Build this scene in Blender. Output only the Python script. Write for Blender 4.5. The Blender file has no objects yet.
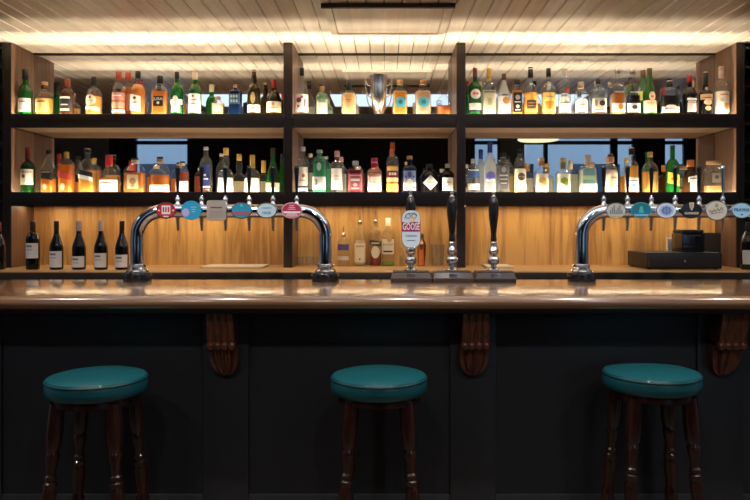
import bpy, bmesh, math, random
from mathutils import Vector
random.seed(7)
PI = math.pi
S = bpy.context.scene
C = S.collection

# ------------------------------------------------------------------ camera, world, exposure
F, VX, VY, CZ = 700.0, 385.0, 222.0, 1.37          # focal length in pixels, vanishing point, eye height
cam = bpy.data.objects.new('camera', bpy.data.cameras.new('camera'))
C.objects.link(cam); S.camera = cam
cam.location = (0, 0, CZ); cam.rotation_euler = (PI/2, 0, 0)
cam.data.sensor_width = 36; cam.data.lens = 36*F/750
cam.data.shift_x = -(VX-375)/750; cam.data.shift_y = -(250-VY)/750
cam.data.clip_start = 0.05

W = bpy.data.worlds.new('daylight'); S.world = W; W.use_nodes = True
W.node_tree.nodes['Background'].inputs[0].default_value = (.42, .62, .9, 1)
W.node_tree.nodes['Background'].inputs[1].default_value = 2.0

S.view_settings.view_transform = 'Standard'; S.view_settings.look = 'None'
S.view_settings.exposure = 0.12; S.view_settings.gamma = 1.0; S.view_settings.use_curve_mapping = False
cy = S.cycles
cy.max_bounces = 10; cy.diffuse_bounces = 4; cy.glossy_bounces = 5; cy.transmission_bounces = 6
cy.transparent_max_bounces = 40; cy.use_denoising = True; cy.caustics_reflective = False; cy.caustics_refractive = False
cy.sample_clamp_indirect = 6.0

LED_UP, LED_DOWN, PENDANT, FILL_DOWN_W, PANEL, LED_ADDED, FILL_SPOT_W = 640.0, 95.0, 1.6, 72.0, 1.8, 230.0, 42.0

# ------------------------------------------------------------------ materials
MATS = {}
def new_mat(name):
    m = bpy.data.materials.new(name); m.use_nodes = True
    return m, m.node_tree.nodes, m.node_tree.links, m.node_tree.nodes['Principled BSDF']
def lin(c): return tuple(c)+(1,) if len(c) == 3 else c
def plain(name, col, rough=.5, metal=0, coat=0, spec=.5):
    if name in MATS: return MATS[name]
    m, N, L, p = new_mat(name)
    p.inputs['Base Color'].default_value = lin(col); p.inputs['Roughness'].default_value = rough
    p.inputs['Metallic'].default_value = metal; p.inputs['Coat Weight'].default_value = coat
    p.inputs['Coat Roughness'].default_value = .08; p.inputs['Specular IOR Level'].default_value = spec
    n = N.new('ShaderNodeTexNoise'); n.inputs['Scale'].default_value = 60
    r = N.new('ShaderNodeMapRange'); r.inputs[3].default_value = max(0.01, rough*.85); r.inputs[4].default_value = min(1, rough*1.15)
    L.new(n.outputs[0], r.inputs[0]); L.new(r.outputs[0], p.inputs['Roughness'])
    MATS[name] = m; return m
def wood(name, c0, c1, axis='Z', scale=9, rough=.4, coat=0, stretch=14, bump=.15, tone=.35):
    m, N, L, p = new_mat(name)
    tc = N.new('ShaderNodeTexCoord'); mp = N.new('ShaderNodeMapping')
    sc = [scale*stretch/4]*3; sc['XYZ'.index(axis)] = scale/stretch*1.4
    mp.inputs['Scale'].default_value = sc
    oi = N.new('ShaderNodeObjectInfo')
    ad = N.new('ShaderNodeVectorMath'); ad.operation = 'ADD'
    mu = N.new('ShaderNodeMath'); mu.operation = 'MULTIPLY'; mu.inputs[1].default_value = 40
    L.new(oi.outputs['Random'], mu.inputs[0]); L.new(tc.outputs['Object'], mp.inputs[0])
    L.new(mp.outputs[0], ad.inputs[0]); L.new(mu.outputs[0], ad.inputs[1])
    n = N.new('ShaderNodeTexNoise'); n.inputs['Scale'].default_value = 1; n.inputs['Detail'].default_value = 8
    n.inputs['Roughness'].default_value = .62; n.inputs['Distortion'].default_value = .6
    L.new(ad.outputs[0], n.inputs['Vector'])
    n2 = N.new('ShaderNodeTexNoise'); n2.inputs['Scale'].default_value = .22; n2.inputs['Detail'].default_value = 2
    L.new(ad.outputs[0], n2.inputs['Vector'])
    mx = N.new('ShaderNodeMath'); mx.operation = 'MULTIPLY_ADD'; mx.inputs[1].default_value = tone
    L.new(n2.outputs[0], mx.inputs[0]); L.new(n.outputs[0], mx.inputs[2])
    r = N.new('ShaderNodeValToRGB'); e = r.color_ramp.elements
    mid = .5+.5*tone
    e[0].position = mid-.17; e[0].color = lin(c0); e[1].position = mid+.17; e[1].color = lin(c1)
    L.new(mx.outputs[0], r.inputs[0]); L.new(r.outputs[0], p.inputs['Base Color'])
    p.inputs['Roughness'].default_value = rough; p.inputs['Coat Weight'].default_value = coat; p.inputs['Coat Roughness'].default_value = .12
    b = N.new('ShaderNodeBump'); b.inputs['Strength'].default_value = bump; b.inputs['Distance'].default_value = .002
    L.new(n.outputs[0], b.inputs['Height']); L.new(b.outputs[0], p.inputs['Normal'])
    MATS[name] = m; return m
def emit(name, col, st):
    m = bpy.data.materials.new(name); m.use_nodes = True; N = m.node_tree.nodes; N.clear()
    e = N.new('ShaderNodeEmission'); e.inputs[0].default_value = lin(col); e.inputs[1].default_value = st
    o = N.new('ShaderNodeOutputMaterial'); m.node_tree.links.new(e.outputs[0], o.inputs[0]); return m
def see_through(name, tint, body, k, ior=1.3, rough=.03):
    """thin glass or liquid: tinted transparency, some scattering in the body colour, fresnel gloss"""
    key = (name, tint, body, k)
    if key in MATS: return MATS[key]
    m = bpy.data.materials.new(name); m.use_nodes = True; N = m.node_tree.nodes; L = m.node_tree.links; N.clear()
    t = N.new('ShaderNodeBsdfTransparent'); t.inputs[0].default_value = lin(tint)
    tr = N.new('ShaderNodeBsdfTranslucent'); tr.inputs[0].default_value = lin(body)
    df = N.new('ShaderNodeBsdfDiffuse'); df.inputs[0].default_value = lin(body)
    m1 = N.new('ShaderNodeMixShader'); m1.inputs[0].default_value = .5; L.new(tr.outputs[0], m1.inputs[1]); L.new(df.outputs[0], m1.inputs[2])
    m2 = N.new('ShaderNodeMixShader'); m2.inputs[0].default_value = k; L.new(t.outputs[0], m2.inputs[1]); L.new(m1.outputs[0], m2.inputs[2])
    g = N.new('ShaderNodeBsdfGlossy'); g.inputs['Roughness'].default_value = rough
    lw = N.new('ShaderNodeLayerWeight'); lw.inputs[0].default_value = .5
    pw_ = N.new('ShaderNodeMath'); pw_.operation = 'POWER'; pw_.inputs[1].default_value = 3; L.new(lw.outputs['Facing'], pw_.inputs[0])
    fr = N.new('ShaderNodeMath'); fr.operation = 'MULTIPLY_ADD'; fr.inputs[1].default_value = .85; fr.inputs[2].default_value = .035; L.new(pw_.outputs[0], fr.inputs[0])
    m3 = N.new('ShaderNodeMixShader'); L.new(fr.outputs[0], m3.inputs[0]); L.new(m2.outputs[0], m3.inputs[1]); L.new(g.outputs[0], m3.inputs[2])
    o = N.new('ShaderNodeOutputMaterial'); L.new(m3.outputs[0], o.inputs[0])
    MATS[key] = m; return m

M_DARKWOOD = wood('dark_stained_wood', (.012, .007, .005), (.035, .021, .014), 'X', 8, .45)
M_POSTWOOD = wood('dark_stained_post', (.013, .008, .006), (.04, .024, .016), 'Z', 8, .42)
M_SIDEWOOD = wood('walnut_lining', (.075, .038, .021), (.155, .086, .05), 'Z', 9, .45)
M_UNDER = wood('walnut_underside', (.075, .037, .017), (.14, .077, .038), 'X', 9, .5)
M_OAK = wood('oak_back_panel', (.33, .165, .052), (.62, .37, .13), 'Z', 13, .42, tone=.8, stretch=9)
M_OAKTOP = wood('oak_counter', (.32, .16, .05), (.55, .32, .13), 'X', 10, .4)
M_BAR = wood('varnished_bar_wood', (.13, .06, .028), (.28, .15, .078), 'X', 9, .26, coat=1.0, bump=.06)
M_MAHOG = wood('mahogany', (.07, .017, .008), (.2, .052, .02), 'Z', 14, .25, coat=.6)
M_STOOLLEG = wood('dark_mahogany', (.014, .0045, .003), (.042, .012, .006), 'Z', 14, .22, coat=.7)
M_CEIL = wood('varnished_ceiling_board', (.68, .59, .50), (.86, .78, .69), 'Y', 6, .3, coat=.4, bump=.05)
M_BLACKPAINT = plain('charcoal_paint', (.025, .027, .031), .42)
M_CHROME = plain('chrome', (.82, .83, .86), .07, 1)
M_STEEL = plain('brushed_steel', (.55, .55, .57), .25, 1)
M_SILVER = plain('silver', (.88, .82, .76), .24, 1)
M_BLACK = plain('gloss_black', (.012, .012, .013), .12, coat=.5)
M_MATTBLACK = plain('matt_black', (.007, .007, .007), .55)
M_TEAL = plain('teal_leatherette', (.007, .078, .092), .33, coat=.15)
M_TEALD = plain('teal_piping', (.003, .025, .03), .4)
M_COPPER = plain('copper', (.75, .32, .14), .2, 1)
M_PAPER = plain('white_paper', (.82, .8, .75), .7)
M_MIRROR = plain('mirror_glass', (.66, .66, .66), .012, 1)
MATS['mirror_glass'].node_tree.nodes['Principled BSDF'].inputs['Roughness'].default_value = .01
for l in list(MATS['mirror_glass'].node_tree.links):
    if l.to_socket.name == 'Roughness': MATS['mirror_glass'].node_tree.links.remove(l)
M_LED_UP = emit('warm_led_up', (1, .84, .61), LED_UP)
M_LED_ADDED = emit('added_led_back', (1, .81, .55), LED_ADDED)
M_LED_DN = emit('warm_led_down', (1, .77, .48), LED_DOWN)
M_WALL = plain('grey_plaster', (.55, .53, .5), .8)
M_WALLD = plain('black_panelling', (.012, .012, .013), .5)
M_WHITECEIL = plain('room_ceiling_paint', (.5, .5, .48), .8)
M_FLOOR = wood('floorboards', (.06, .035, .02), (.13, .08, .05), 'Y', 6, .4)
M_FACADE = plain('pale_render', (.62, .64, .66), .9)
M_STONE = plain('pavement', (.3, .3, .3), .9)
M_PANE = see_through('window_pane', (.93, .96, .97), (.5, .5, .5), .0)
M_CLEAR = see_through('clear_glass', (.95, .96, .95), (.8, .82, .8), .05)

# ------------------------------------------------------------------ mesh helpers
def link(o, parent=None):
    C.objects.link(o)
    if parent is not None: o.parent = parent
    return o
def mesh(name, verts, faces, mat, parent=None, smooth=40):
    me = bpy.data.meshes.new(name); me.from_pydata([tuple(v) for v in verts], [], faces); me.update()
    bm = bmesh.new(); bm.from_mesh(me); bmesh.ops.recalc_face_normals(bm, faces=bm.faces); bm.to_mesh(me); bm.free()
    if mat: me.materials.append(mat)
    if smooth:
        me.shade_smooth(); me.set_sharp_from_angle(angle=math.radians(smooth))
    return link(bpy.data.objects.new(name, me), parent)
class MB:
    def __init__(s): s.v = []; s.f = []
    def add(s, v, f):
        o = len(s.v); s.v += [tuple(a) for a in v]; s.f += [[i+o for i in q] for q in f]; return s
    def box(s, x0, x1, y0, y1, z0, z1, b=0.0):
        if b <= 0:
            v = [(x, y, z) for x in (x0, x1) for y in (y0, y1) for z in (z0, z1)]
            return s.add(v, [(0, 1, 3, 2), (4, 6, 7, 5), (0, 4, 5, 1), (2, 3, 7, 6), (0, 2, 6, 4), (1, 5, 7, 3)])
        bm = bmesh.new()
        bmesh.ops.create_cube(bm, size=1)
        for q in bm.verts: q.co = ((x0+x1)/2+q.co.x*(x1-x0), (y0+y1)/2+q.co.y*(y1-y0), (z0+z1)/2+q.co.z*(z1-z0))
        bmesh.ops.bevel(bm, geom=bm.edges[:], offset=b, segments=2, affect='EDGES', profile=.6)
        bm.verts.index_update()
        s.add([q.co.copy() for q in bm.verts], [[q.index for q in f.verts] for f in bm.faces]); bm.free(); return s
    def lathe(s, prof, seg=24, c=(0, 0, 0), axis=None):
        """prof: (radius, z) rings about local z; axis: a pair of vectors (p0, p1) to lean along"""
        n = len(prof); v = []; f = []
        if axis:
            d = (Vector(axis[1])-Vector(axis[0])); ln = d.length; d.normalize(); q = d.to_track_quat('Z', 'Y')
        for r, z in prof:
            for k in range(seg):
                a = 2*PI*k/seg; p = Vector((r*math.cos(a), r*math.sin(a), z))
                if axis: p = Vector(axis[0])+q @ p
                v.append(p+Vector(c))
        for i in range(n-1):
            for k in range(seg):
                k2 = (k+1) % seg; f.append((i*seg+k, i*seg+k2, (i+1)*seg+k2, (i+1)*seg+k))
        f.append(tuple(range(seg-1, -1, -1))); f.append(tuple((n-1)*seg+k for k in range(seg)))
        return s.add(v, f)
    def tube(s, pts, rad, seg=14):
        pts = [Vector(p) for p in pts]; n = len(pts); v = []; f = []
        rads = rad if isinstance(rad, (list, tuple)) else [rad]*n
        up = Vector((0, 0, 1)); 
        t0 = (pts[1]-pts[0]).normalized(); nrm = t0.orthogonal().normalized()
        for i, p in enumerate(pts):
            t = (pts[min(i+1, n-1)]-pts[max(i-1, 0)]).normalized()
            nrm = (nrm-t*nrm.dot(t)).normalized(); bi = t.cross(nrm)
            for k in range(seg):
                a = 2*PI*k/seg; v.append(p+(nrm*math.cos(a)+bi*math.sin(a))*rads[i])
        for i in range(n-1):
            for k in range(seg):
                k2 = (k+1) % seg; f.append((i*seg+k, i*seg+k2, (i+1)*seg+k2, (i+1)*seg+k))
        f.append(tuple(range(seg-1, -1, -1))); f.append(tuple((n-1)*seg+k for k in range(seg)))
        return s.add(v, f)
    def extrude(s, prof, x0, x1):
        """closed (y, z) profile extruded along x"""
        n = len(prof); v = [(x0, y, z) for y, z in prof]+[(x1, y, z) for y, z in prof]
        f = [(i, (i+1) % n, n+(i+1) % n, n+i) for i in range(n)]+[tuple(range(n-1, -1, -1)), tuple(range(n, 2*n))]
        return s.add(v, f)
    def build(s, name, mat, parent=None, smooth=40): return mesh(name, s.v, s.f, mat, parent, smooth)
def tag(o, label=None, cat=None, group=None, kind=None):
    if label: o['label'] = label
    if cat: o['category'] = cat
    if group: o['group'] = group
    if kind: o['kind'] = kind
    return o
def thing(name, label, cat, loc=(0, 0, 0), group=None):
    o = bpy.data.objects.new(name, None); o.empty_display_size = .05; o.location = loc; link(o)
    return tag(o, label, cat, group)
def copy_tree(o, parent=None):
    c = o.copy(); C.objects.link(c); c.parent = parent
    for ch in list(o.children): copy_tree(ch, c)
    return c
def text_verts(txt, size, bold=0.0):
    cu = bpy.data.curves.new('lettering', 'FONT'); cu.body = txt; cu.size = size; cu.align_x = 'CENTER'; cu.align_y = 'CENTER'
    cu.resolution_u = 2; cu.offset = bold
    o = bpy.data.objects.new('lettering', cu); C.objects.link(o)
    dg = bpy.context.evaluated_depsgraph_get(); me = bpy.data.meshes.new_from_object(o.evaluated_get(dg))
    v = [(q.co.x, q.co.y) for q in me.vertices]; f = [list(p.vertices) for p in me.polygons]
    bpy.data.objects.remove(o); bpy.data.curves.remove(cu); bpy.data.meshes.remove(me)
    return v, f

# ------------------------------------------------------------------ the room
Y_MIR, Y_LIP = 4.65, 4.365           # mirror plane, front of the shelf lips
Z_CEIL, Z_T, Z_M, Z_CT = 2.49, 2.045, 1.557, 1.085
XL, XR = -3.15, 3.05
def struct(name, o): o.name = name; o['kind'] = 'structure'; return o

ceil = struct('ceiling', MB().box(XL, XR, 2.0, Y_MIR+.1, Z_CEIL+.012, Z_CEIL+.05).build('ceiling', M_WALLD))
pw = .0925
pm = None
n_pl = int((XR-XL)/pw)
for i in range(n_pl):
    x = XL+pw*(i+.5)
    if pm is None:
        w = pw/2-.002; c = .005; y0, y1 = 2.0-3.8, Y_MIR-3.8
        prof = [(-w, .014), (-w, c), (-w+c, 0), (w-c, 0), (w, c), (w, .014)]
        v = [(a, y0, b) for a, b in prof]+[(a, y1, b) for a, b in prof]
        f = [(k, (k+1) % 6, 6+(k+1) % 6, 6+k) for k in range(6)]+[tuple(range(6)), tuple(range(11, 5, -1))]
        o = mesh('plank', v, f, M_CEIL, ceil, 0); pm = o.data
    else:
        o = link(bpy.data.objects.new('plank', pm), ceil)
    o.location = (x, 3.8, Z_CEIL)
# hatch in the boarded ceiling
h = thing('ceiling_hatch', 'square loft hatch with a dark front edge set in the boarded ceiling above the bar', 'hatch', (.016, 3.87, Z_CEIL-.002))
MB().box(-.29, .29, -.25, .25, -.006, .012).build('hatch_panel', M_CEIL, h)
MB().box(-.345, .345, -.285, -.262, -.02, .004, .002).build('front_edge', plain('hatch_edge', (.06, .05, .045), .5), h)
MB().box(-.33, .33, .255, .29, -.014, .004, .003).build('frame', M_CEIL, h)
for s in (-1, 1): MB().box(s*.312-.018, s*.312+.018, -.262, .255, -.014, .004, .003).build('frame', M_CEIL, h)

MB_ = MB().box(-6.5, 6.5, 1.92, 2.0, Z_CEIL-.01, 3.8)
struct('trim_1', MB_.build('trim_1', M_WALLD))
tag(bpy.data.objects['trim_1'], kind='structure')
struct('ceiling', MB().box(-6.5, 6.5, -3.1, 1.92, 3.8, 3.9).build('ceiling', M_WHITECEIL))
struct('floor', MB().box(-6.5, 6.5, -3.1, 4.8, -.1, 0).build('floor', M_FLOOR))
struct('wall_back', MB().box(-6.5, 6.5, Y_MIR+.1, Y_MIR+.25, 0, 3.9).build('wall_back', M_WALLD))
struct('wall_left', MB().box(-6.6, -6.5, -3.1, 4.9, 0, 3.9).build('wall_left', M_WALL))
struct('wall_right', MB().box(6.5, 6.6, -3.1, 4.9, 0, 3.9).build('wall_right', M_WALL))
# street wall behind the camera, with its openings cut as real gaps
wins = [(-4.42, -3.45, .9, 2.95), (1.55, 2.02, .9, 2.95), (2.42, 4.4, .9, 2.95), (4.9, 5.3, .9, 2.95)]
xs = sorted({-6.5, 6.5, *[w[0] for w in wins], *[w[1] for w in wins]}); zs = sorted({0, 3.9, *[w[2] for w in wins], *[w[3] for w in wins]})
wb = MB(); wg = MB(); xs = sorted(xs+[-4.85])
for a, b in zip(xs, xs[1:]):
    for c, d in zip(zs, zs[1:]):
        mx, mz = (a+b)/2, (c+d)/2
        if not any(w[0] < mx < w[1] and w[2] < mz < w[3] for w in wins): (wg if b < -4.8 else wb).box(a, b, -3.15, -3.0, c, d)
struct('wall_front', wb.build('wall_front', M_WALLD, smooth=0)); struct('wall_front', wg.build('wall_front', M_WALL, smooth=0))
for i, (a, b, c, d) in enumerate(wins):
    fr = MB(); t = .035
    for q in ((a, a+t, c, d), (b-t, b, c, d), (a, b, c, c+t), (a, b, d-t, d)): fr.box(q[0], q[1], -3.1, -3.03, q[2], q[3])
    if i == 2:
        fr.box(2.80, 2.87, -3.1, -3.03, c, d); fr.box(3.98, 4.1, -3.1, -3.03, c, d)
    if d < 3: fr.box(a, b, -3.1, -3.03, 2.74, 2.80)
    w_ = struct('window_%d' % (i+1), fr.build('window_%d' % (i+1), M_MATTBLACK, smooth=0))
    MB().box(a+t, b-t, -3.07, -3.064, c+t, d-t).build('pane', M_PANE, w_, 0)
# street outside
struct('pavement', MB().box(-20, 20, -14, -3.2, -.15, -.05).build('pavement', M_STONE))
bd = thing('street_building', 'pale rendered building across the street seen in the mirror through the windows', 'building', (0, -11, -.05))
MB().box(-16, 16, -3, 0, 0, 4.2).build('wall', M_FACADE, bd, 0)
for k in range(12): MB().box(-14.6+k*2.5, -13.2+k*2.5, -.05, .04, 1.1, 3.1).build('window', plain('far_window', (.03, .05, .08), .1), bd, 0)
# pendant lamp hanging in the room behind the camera
def pendant(x, y, label):
    p = thing('pendant_lamp', label, 'lamp', (x, y, 2.66), 'drum pendants over the tables')
    MB().lathe([(.3, 0), (.32, .01), (.32, .2), (.3, .21), (.29, .2), (.29, .02)], 32).build('shade', emit('lit_shade', (1, .84, .52), PENDANT), p)
    MB().tube([(0, 0, .2), (0, 0, 1.14)], .006, 8).build('cord', M_BLACK, p)
pendant(2.43, -1.8, 'lit drum pendant lamp reflected in the mirror behind the middle shelf')

# daylight panels and added fill downlights in the boarded ceiling, over the bar and the stools
def light_panel(x0, x1, label):
    y0, y1 = 2.56, 3.22
    t = thing('ceiling_light_panel', label, 'light panel', ((x0+x1)/2, (y0+y1)/2, Z_CEIL)); w, h = (x1-x0)/2, (y1-y0)/2
    MB().add([(-w, -h, -.004), (w, -h, -.004), (w, h, -.004), (-w, h, -.004)], [(0, 3, 2, 1)]).build('diffuser', emit('daylight_diffuser', (.62, .8, 1), PANEL), t, 0)
    for q in ((-w-.02, w+.02, -h-.02, -h), (-w-.02, w+.02, h, h+.02), (-w-.02, -w, -h, h), (w, w+.02, -h, h)):
        MB().box(*q, -.012, -.0005, .002).build('frame', M_CEIL, t)
light_panel(-1.74, -.87, 'small bluish light panel in the bar ceiling, seen in the mirror behind the top shelf')
light_panel(-.48, 1.78, 'long bluish light panel in the bar ceiling, seen in the mirror behind the trophy cup')
def fill_downlight(x, y, label):  # unseen lamps, put in to brighten stools, bar top and badges
    t = thing('fill_downlight', label, 'fill_downlight', (x, y, Z_CEIL), 'fill lamps added in the bar ceiling')
    MB().lathe([(.032, -.004), (.042, -.004), (.045, -.0005), (.032, -.0005)], 24).build('bezel', M_STEEL, t)
    l = bpy.data.lights.new('bulb', 'SPOT'); l.energy = FILL_DOWN_W; l.color = (1, .93, .84); l.spot_size = math.radians(110); l.spot_blend = .8; l.shadow_soft_size = .03
    o = link(bpy.data.objects.new('bulb', l), t); o.location = (0, 0, -.006); o.rotation_euler = (math.radians(12), 0, 0)
for x, w in ((-1.85, 'first'), (-.9, 'second'), (.1, 'third'), (1.1, 'fourth'), (2.0, 'fifth')):
    fill_downlight(x, 2.3, 'unseen fill lamp added above the bar stools, %s from the left' % w)

def fill_spot(x, label):  # unseen spots added as frontal fill on the bar front and badges
    t = thing('unseen_fill_spot', label, 'fill_light', (x, -.6, 3.8), 'fill spots added on the room ceiling')
    MB().lathe([(.05, -.015), (.05, 0)], 20).build('mount', M_MATTBLACK, t)
    aim = Vector((0, 3.5, -2.8)).normalized(); q0 = Vector((0, 0, -.05))
    MB().lathe([(.02, -.03), (.045, 0), (.05, .14), (.046, .14), (.04, .02)], 20, axis=(tuple(q0), tuple(q0+aim*.1))).build('housing', M_MATTBLACK, t)
    l = bpy.data.lights.new('bulb', 'SPOT'); l.energy = FILL_SPOT_W; l.color = (1, .94, .87); l.spot_size = math.radians(70); l.spot_blend = .7; l.shadow_soft_size = .08
    o = link(bpy.data.objects.new('bulb', l), t); o.location = q0+aim*.16; o.rotation_euler = aim.to_track_quat('-Z', 'Y').to_euler()
for x, w in ((-1.9, 'first'), (-.6, 'second'), (.7, 'third'), (2.0, 'fourth')):
    fill_spot(x, 'unseen black fill spot added on the room ceiling, aimed at the bar, %s from the left' % w)

# ------------------------------------------------------------------ back bar cabinet
cab = thing('back_bar_cabinet', 'dark wooden back bar cabinet with mirrored lit shelves of bottles', 'cabinet', (0, Y_LIP, Z_CT))
def cb(name, mb, mat, parent=cab, smooth=40):
    o = mb.build(name, mat, parent, smooth)
    for v in o.data.vertices: v.co -= cab.location
    return o
POSTS = [(-2.376, -2.335), (-.63, -.58), (.449, .499), (2.195, 2.232)]
for i, (a, b) in enumerate(POSTS):
    cb('post', MB().box(a, b, Y_LIP+.001, Y_MIR, Z_CT, Z_CEIL-.001), M_POSTWOOD)
    for sd, ok in ((a, i > 0), (b, i < 3)):     # walnut lining on the faces that look into a bay
        if ok:
            x0, x1 = (sd-.004, sd) if sd == a else (sd, sd+.004)
            for z0, z1 in ((Z_CT+.001, Z_M-.09), (Z_M-.028, Z_T-.09), (Z_T-.028, Z_CEIL-.002)):
                cb('side_lining', MB().box(x0, x1, Y_LIP+.003, Y_MIR-.001, z0, z1), M_SIDEWOOD)
BAYS = [(-2.335, -.63), (-.58, .449), (.499, 2.195)]
for a, b in BAYS:
    a2, b2 = a+.004, b-.004
    for zt in (Z_T, Z_M):
        sh = cb('shelf', MB().box(a2, b2, Y_LIP+.012, Y_MIR, zt-.082, zt-.028), M_UNDER)
        cb('shelf_lip', MB().box(a2, b2, Y_LIP, Y_LIP+.012, zt-.088, zt, .0015), M_DARKWOOD, sh)
        cb('led_strip', MB().add([(a2+.01, Y_LIP+.0245, zt-.0275), (b2-.01, Y_LIP+.0245, zt-.0275), (b2-.01, Y_LIP+.0285, zt-.0275), (a2+.01, Y_LIP+.0285, zt-.0275)], [(0, 1, 2, 3)]), M_LED_UP, sh, 0)
        cb('led_strip', MB().add([(a2+.01, Y_MIR-.012, zt-.0275), (b2-.01, Y_MIR-.012, zt-.0275), (b2-.01, Y_MIR-.006, zt-.0275), (a2+.01, Y_MIR-.006, zt-.0275)], [(0, 1, 2, 3)]), M_LED_ADDED, sh, 0)  # rear strip added out of sight to backlight the liquids
        if zt == Z_M:
            cb('led_strip', MB().add([(a2+.01, 4.50, zt-.0835), (b2-.01, 4.50, zt-.0835), (b2-.01, 4.508, zt-.0835), (a2+.01, 4.508, zt-.0835)], [(0, 3, 2, 1)]), M_LED_DN, sh, 0)
    # mirrors
    for z0, z1 in ((Z_M-.028, Z_T-.082), (Z_T-.028, Z_CEIL-.014)):
        cb('mirror', MB().box(a2, b2, Y_MIR, Y_MIR+.006, z0, z1), M_MIRROR, cab, 0)
    cb('top_rail', MB().box(a2, b2, Y_MIR-.012, Y_MIR+.02, Z_CEIL-.014, Z_CEIL-.001, .002), M_DARKWOOD)
    cb('back_panel', MB().box(a2, b2, Y_MIR-.004, Y_MIR+.02, Z_CT, Z_M-.08), M_OAK)
# counter the cabinet stands on
ct = thing('back_counter', 'dark fronted oak counter under the bottle shelves', 'counter', (0, 4.02, 0))
MB().box(-3.1, 3.0, .0, .63, Z_CT-.03, Z_CT, .003).build('worktop', M_OAKTOP, ct)
MB().box(-3.1, 3.0, -.006, .03, Z_CT-.085, Z_CT-.006, .002).build('front_edge', M_DARKWOOD, ct)
MB().box(-3.08, 2.98, .05, .63, 0, Z_CT-.03).build('body', M_MATTBLACK, ct)
# wine racks at both ends
def rack(x0, x1, label):
    r = thing('wine_rack', label, 'rack', ((x0+x1)/2, Y_LIP, Z_CT)); h = (x1-x0)/2
    MB().box(-h, h, .26, .28, 0, Z_CEIL-Z_CT-.002).build('back', M_MATTBLACK, r)
    for s in (-1, 1): MB().box(s*h-.01 if s > 0 else -h, h if s > 0 else -h+.01, 0, .26, 0, Z_CEIL-Z_CT-.002).build('side', M_DARKWOOD, r)
    k = 0; z = .42
    while z < 1.38:
        MB().box(-h+.01, h-.01, .002, .26, z, z+.014).build('rack_shelf', M_DARKWOOD, r); z += .118
rack(-3.0, -2.378, 'dark wine rack at the left end of the back bar')
rack(2.234, 2.95, 'dark wine rack at the right end of the back bar')
bpy.data.objects['wine_rack'].location.z = Z_CT

# ------------------------------------------------------------------ bar counter
bar = thing('bar_counter', 'charcoal painted panelled bar front with carved mahogany corbels', 'bar', (0, 2.92, 0))
XB0, XB1 = -2.2, 2.2
MB().box(XB0, XB1, .016, .05, 0, 1.027).build('body', M_BLACKPAINT, bar)
PC = [-1.697, -.665, .367, 1.399]
for x in PC: MB().box(x-.095, x+.095, 0, .018, .0, 1.027, .003).build('pilaster', M_BLACKPAINT, bar)
for a, b in zip([XB0]+[p+.095 for p in PC], [p-.095 for p in PC]+[XB1]):
    MB().box(a, b, .002, .018, .0, .232, .006).build('bottom_rail', M_BLACKPAINT, bar)
    MB().box(a, b, .002, .018, .872, 1.027, .004).build('top_rail', M_BLACKPAINT, bar)
def corbel():
    c = MB()
    side = [(0, 1.027), (-.152, 1.027), (-.152, 1.015), (-.141, 1.008), (-.131, .96), (-.114, .90), (-.106, .885), (0, .885)]
    c.extrude(side, -.054, .054)
    o = c.build('corbel', M_MAHOG, bar)
    for k in range(4):
        x = -.0405+k*.027
        MB().tube([(x, -.136, 1.012), (x, -.122, .96), (x, -.106, .905), (x, -.1, .888)], [.0145, .015, .0145, .013], 12).build('flute', M_MAHOG, o)
    for k in range(4):
        x = -.0435+k*.029
        MB().lathe([(.002, -.018), (.012, -.0165), (.019, -.011), (.0215, 0), (.019, .011), (.012, .0165), (.002, .018)], 14, axis=((x, -.1, .872), (x+.01, -.1, .872))).build('bead', M_MAHOG, o)
    # scalloped shell below: ribs fan out from the roll and die away at the rounded foot
    v = []; f = []; nu, nv = 30, 12
    for q in range(nv+1):
        t = q/nv; hw = .058*(1-max(0, t-.25)**2.2/.75**2.2*.97)**.5; zz = .868-.13*t
        for p in range(nu+1):
            u = p/nu*2-1
            dep = .098*(1-.72*t**1.8)*(1-.35*u*u)+.0075*math.cos(u*PI*4)*(1-t**4)
            v.append((u*hw, -dep, zz-.006*u*u*t))
    n = len(v)
    for q in range(nv+1):
        for p in (0, nu): x, _, zz = v[q*(nu+1)+p]; v.append((x, 0, zz))
    for q in range(nv):
        for p in range(nu): a = q*(nu+1)+p; f.append((a, a+1, a+nu+2, a+nu+1))
        b = n+q*2; f.append((q*(nu+1), (q+1)*(nu+1), b+2, b)); f.append((q*(nu+1)+nu, b+1, b+3, (q+1)*(nu+1)+nu))
    mesh('shell', v, f, M_MAHOG, o, 60)
    return o
c0 = corbel(); c0.location.x = PC[1]+.006
for x in (PC[2], PC[3]):
    c = copy_tree(c0, bar); c.location.x = x-.003
# bar top with bullnose
prof = [(3.5, 1.082), (2.725, 1.082)]
for k in range(1, 9):
    a = PI/2+PI*k/9; prof.append((2.725+.027*math.cos(a), 1.055+.027*math.sin(a)))
prof += [(2.725, 1.028), (3.5, 1.028)]
bt = thing('bar_worktop', 'long varnished brown wooden bar top with a rounded front edge', 'bar top', (0, 3.1, 1.028))
o = MB().extrude(prof, XB0-.6, XB1+.4).build('slab', M_BAR, bt, 50)
for v in o.data.vertices: v.co -= bt.location
o = MB().extrude([(2.738, 1.0285), (2.742, 1.016), (2.752, 1.010), (2.762, 1.008), (2.766, 1.008), (2.766, 1.0285)], XB0, XB1).build('moulding', M_DARKWOOD, bt)
for v in o.data.vertices: v.co -= bt.location
XCORB = None

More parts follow.
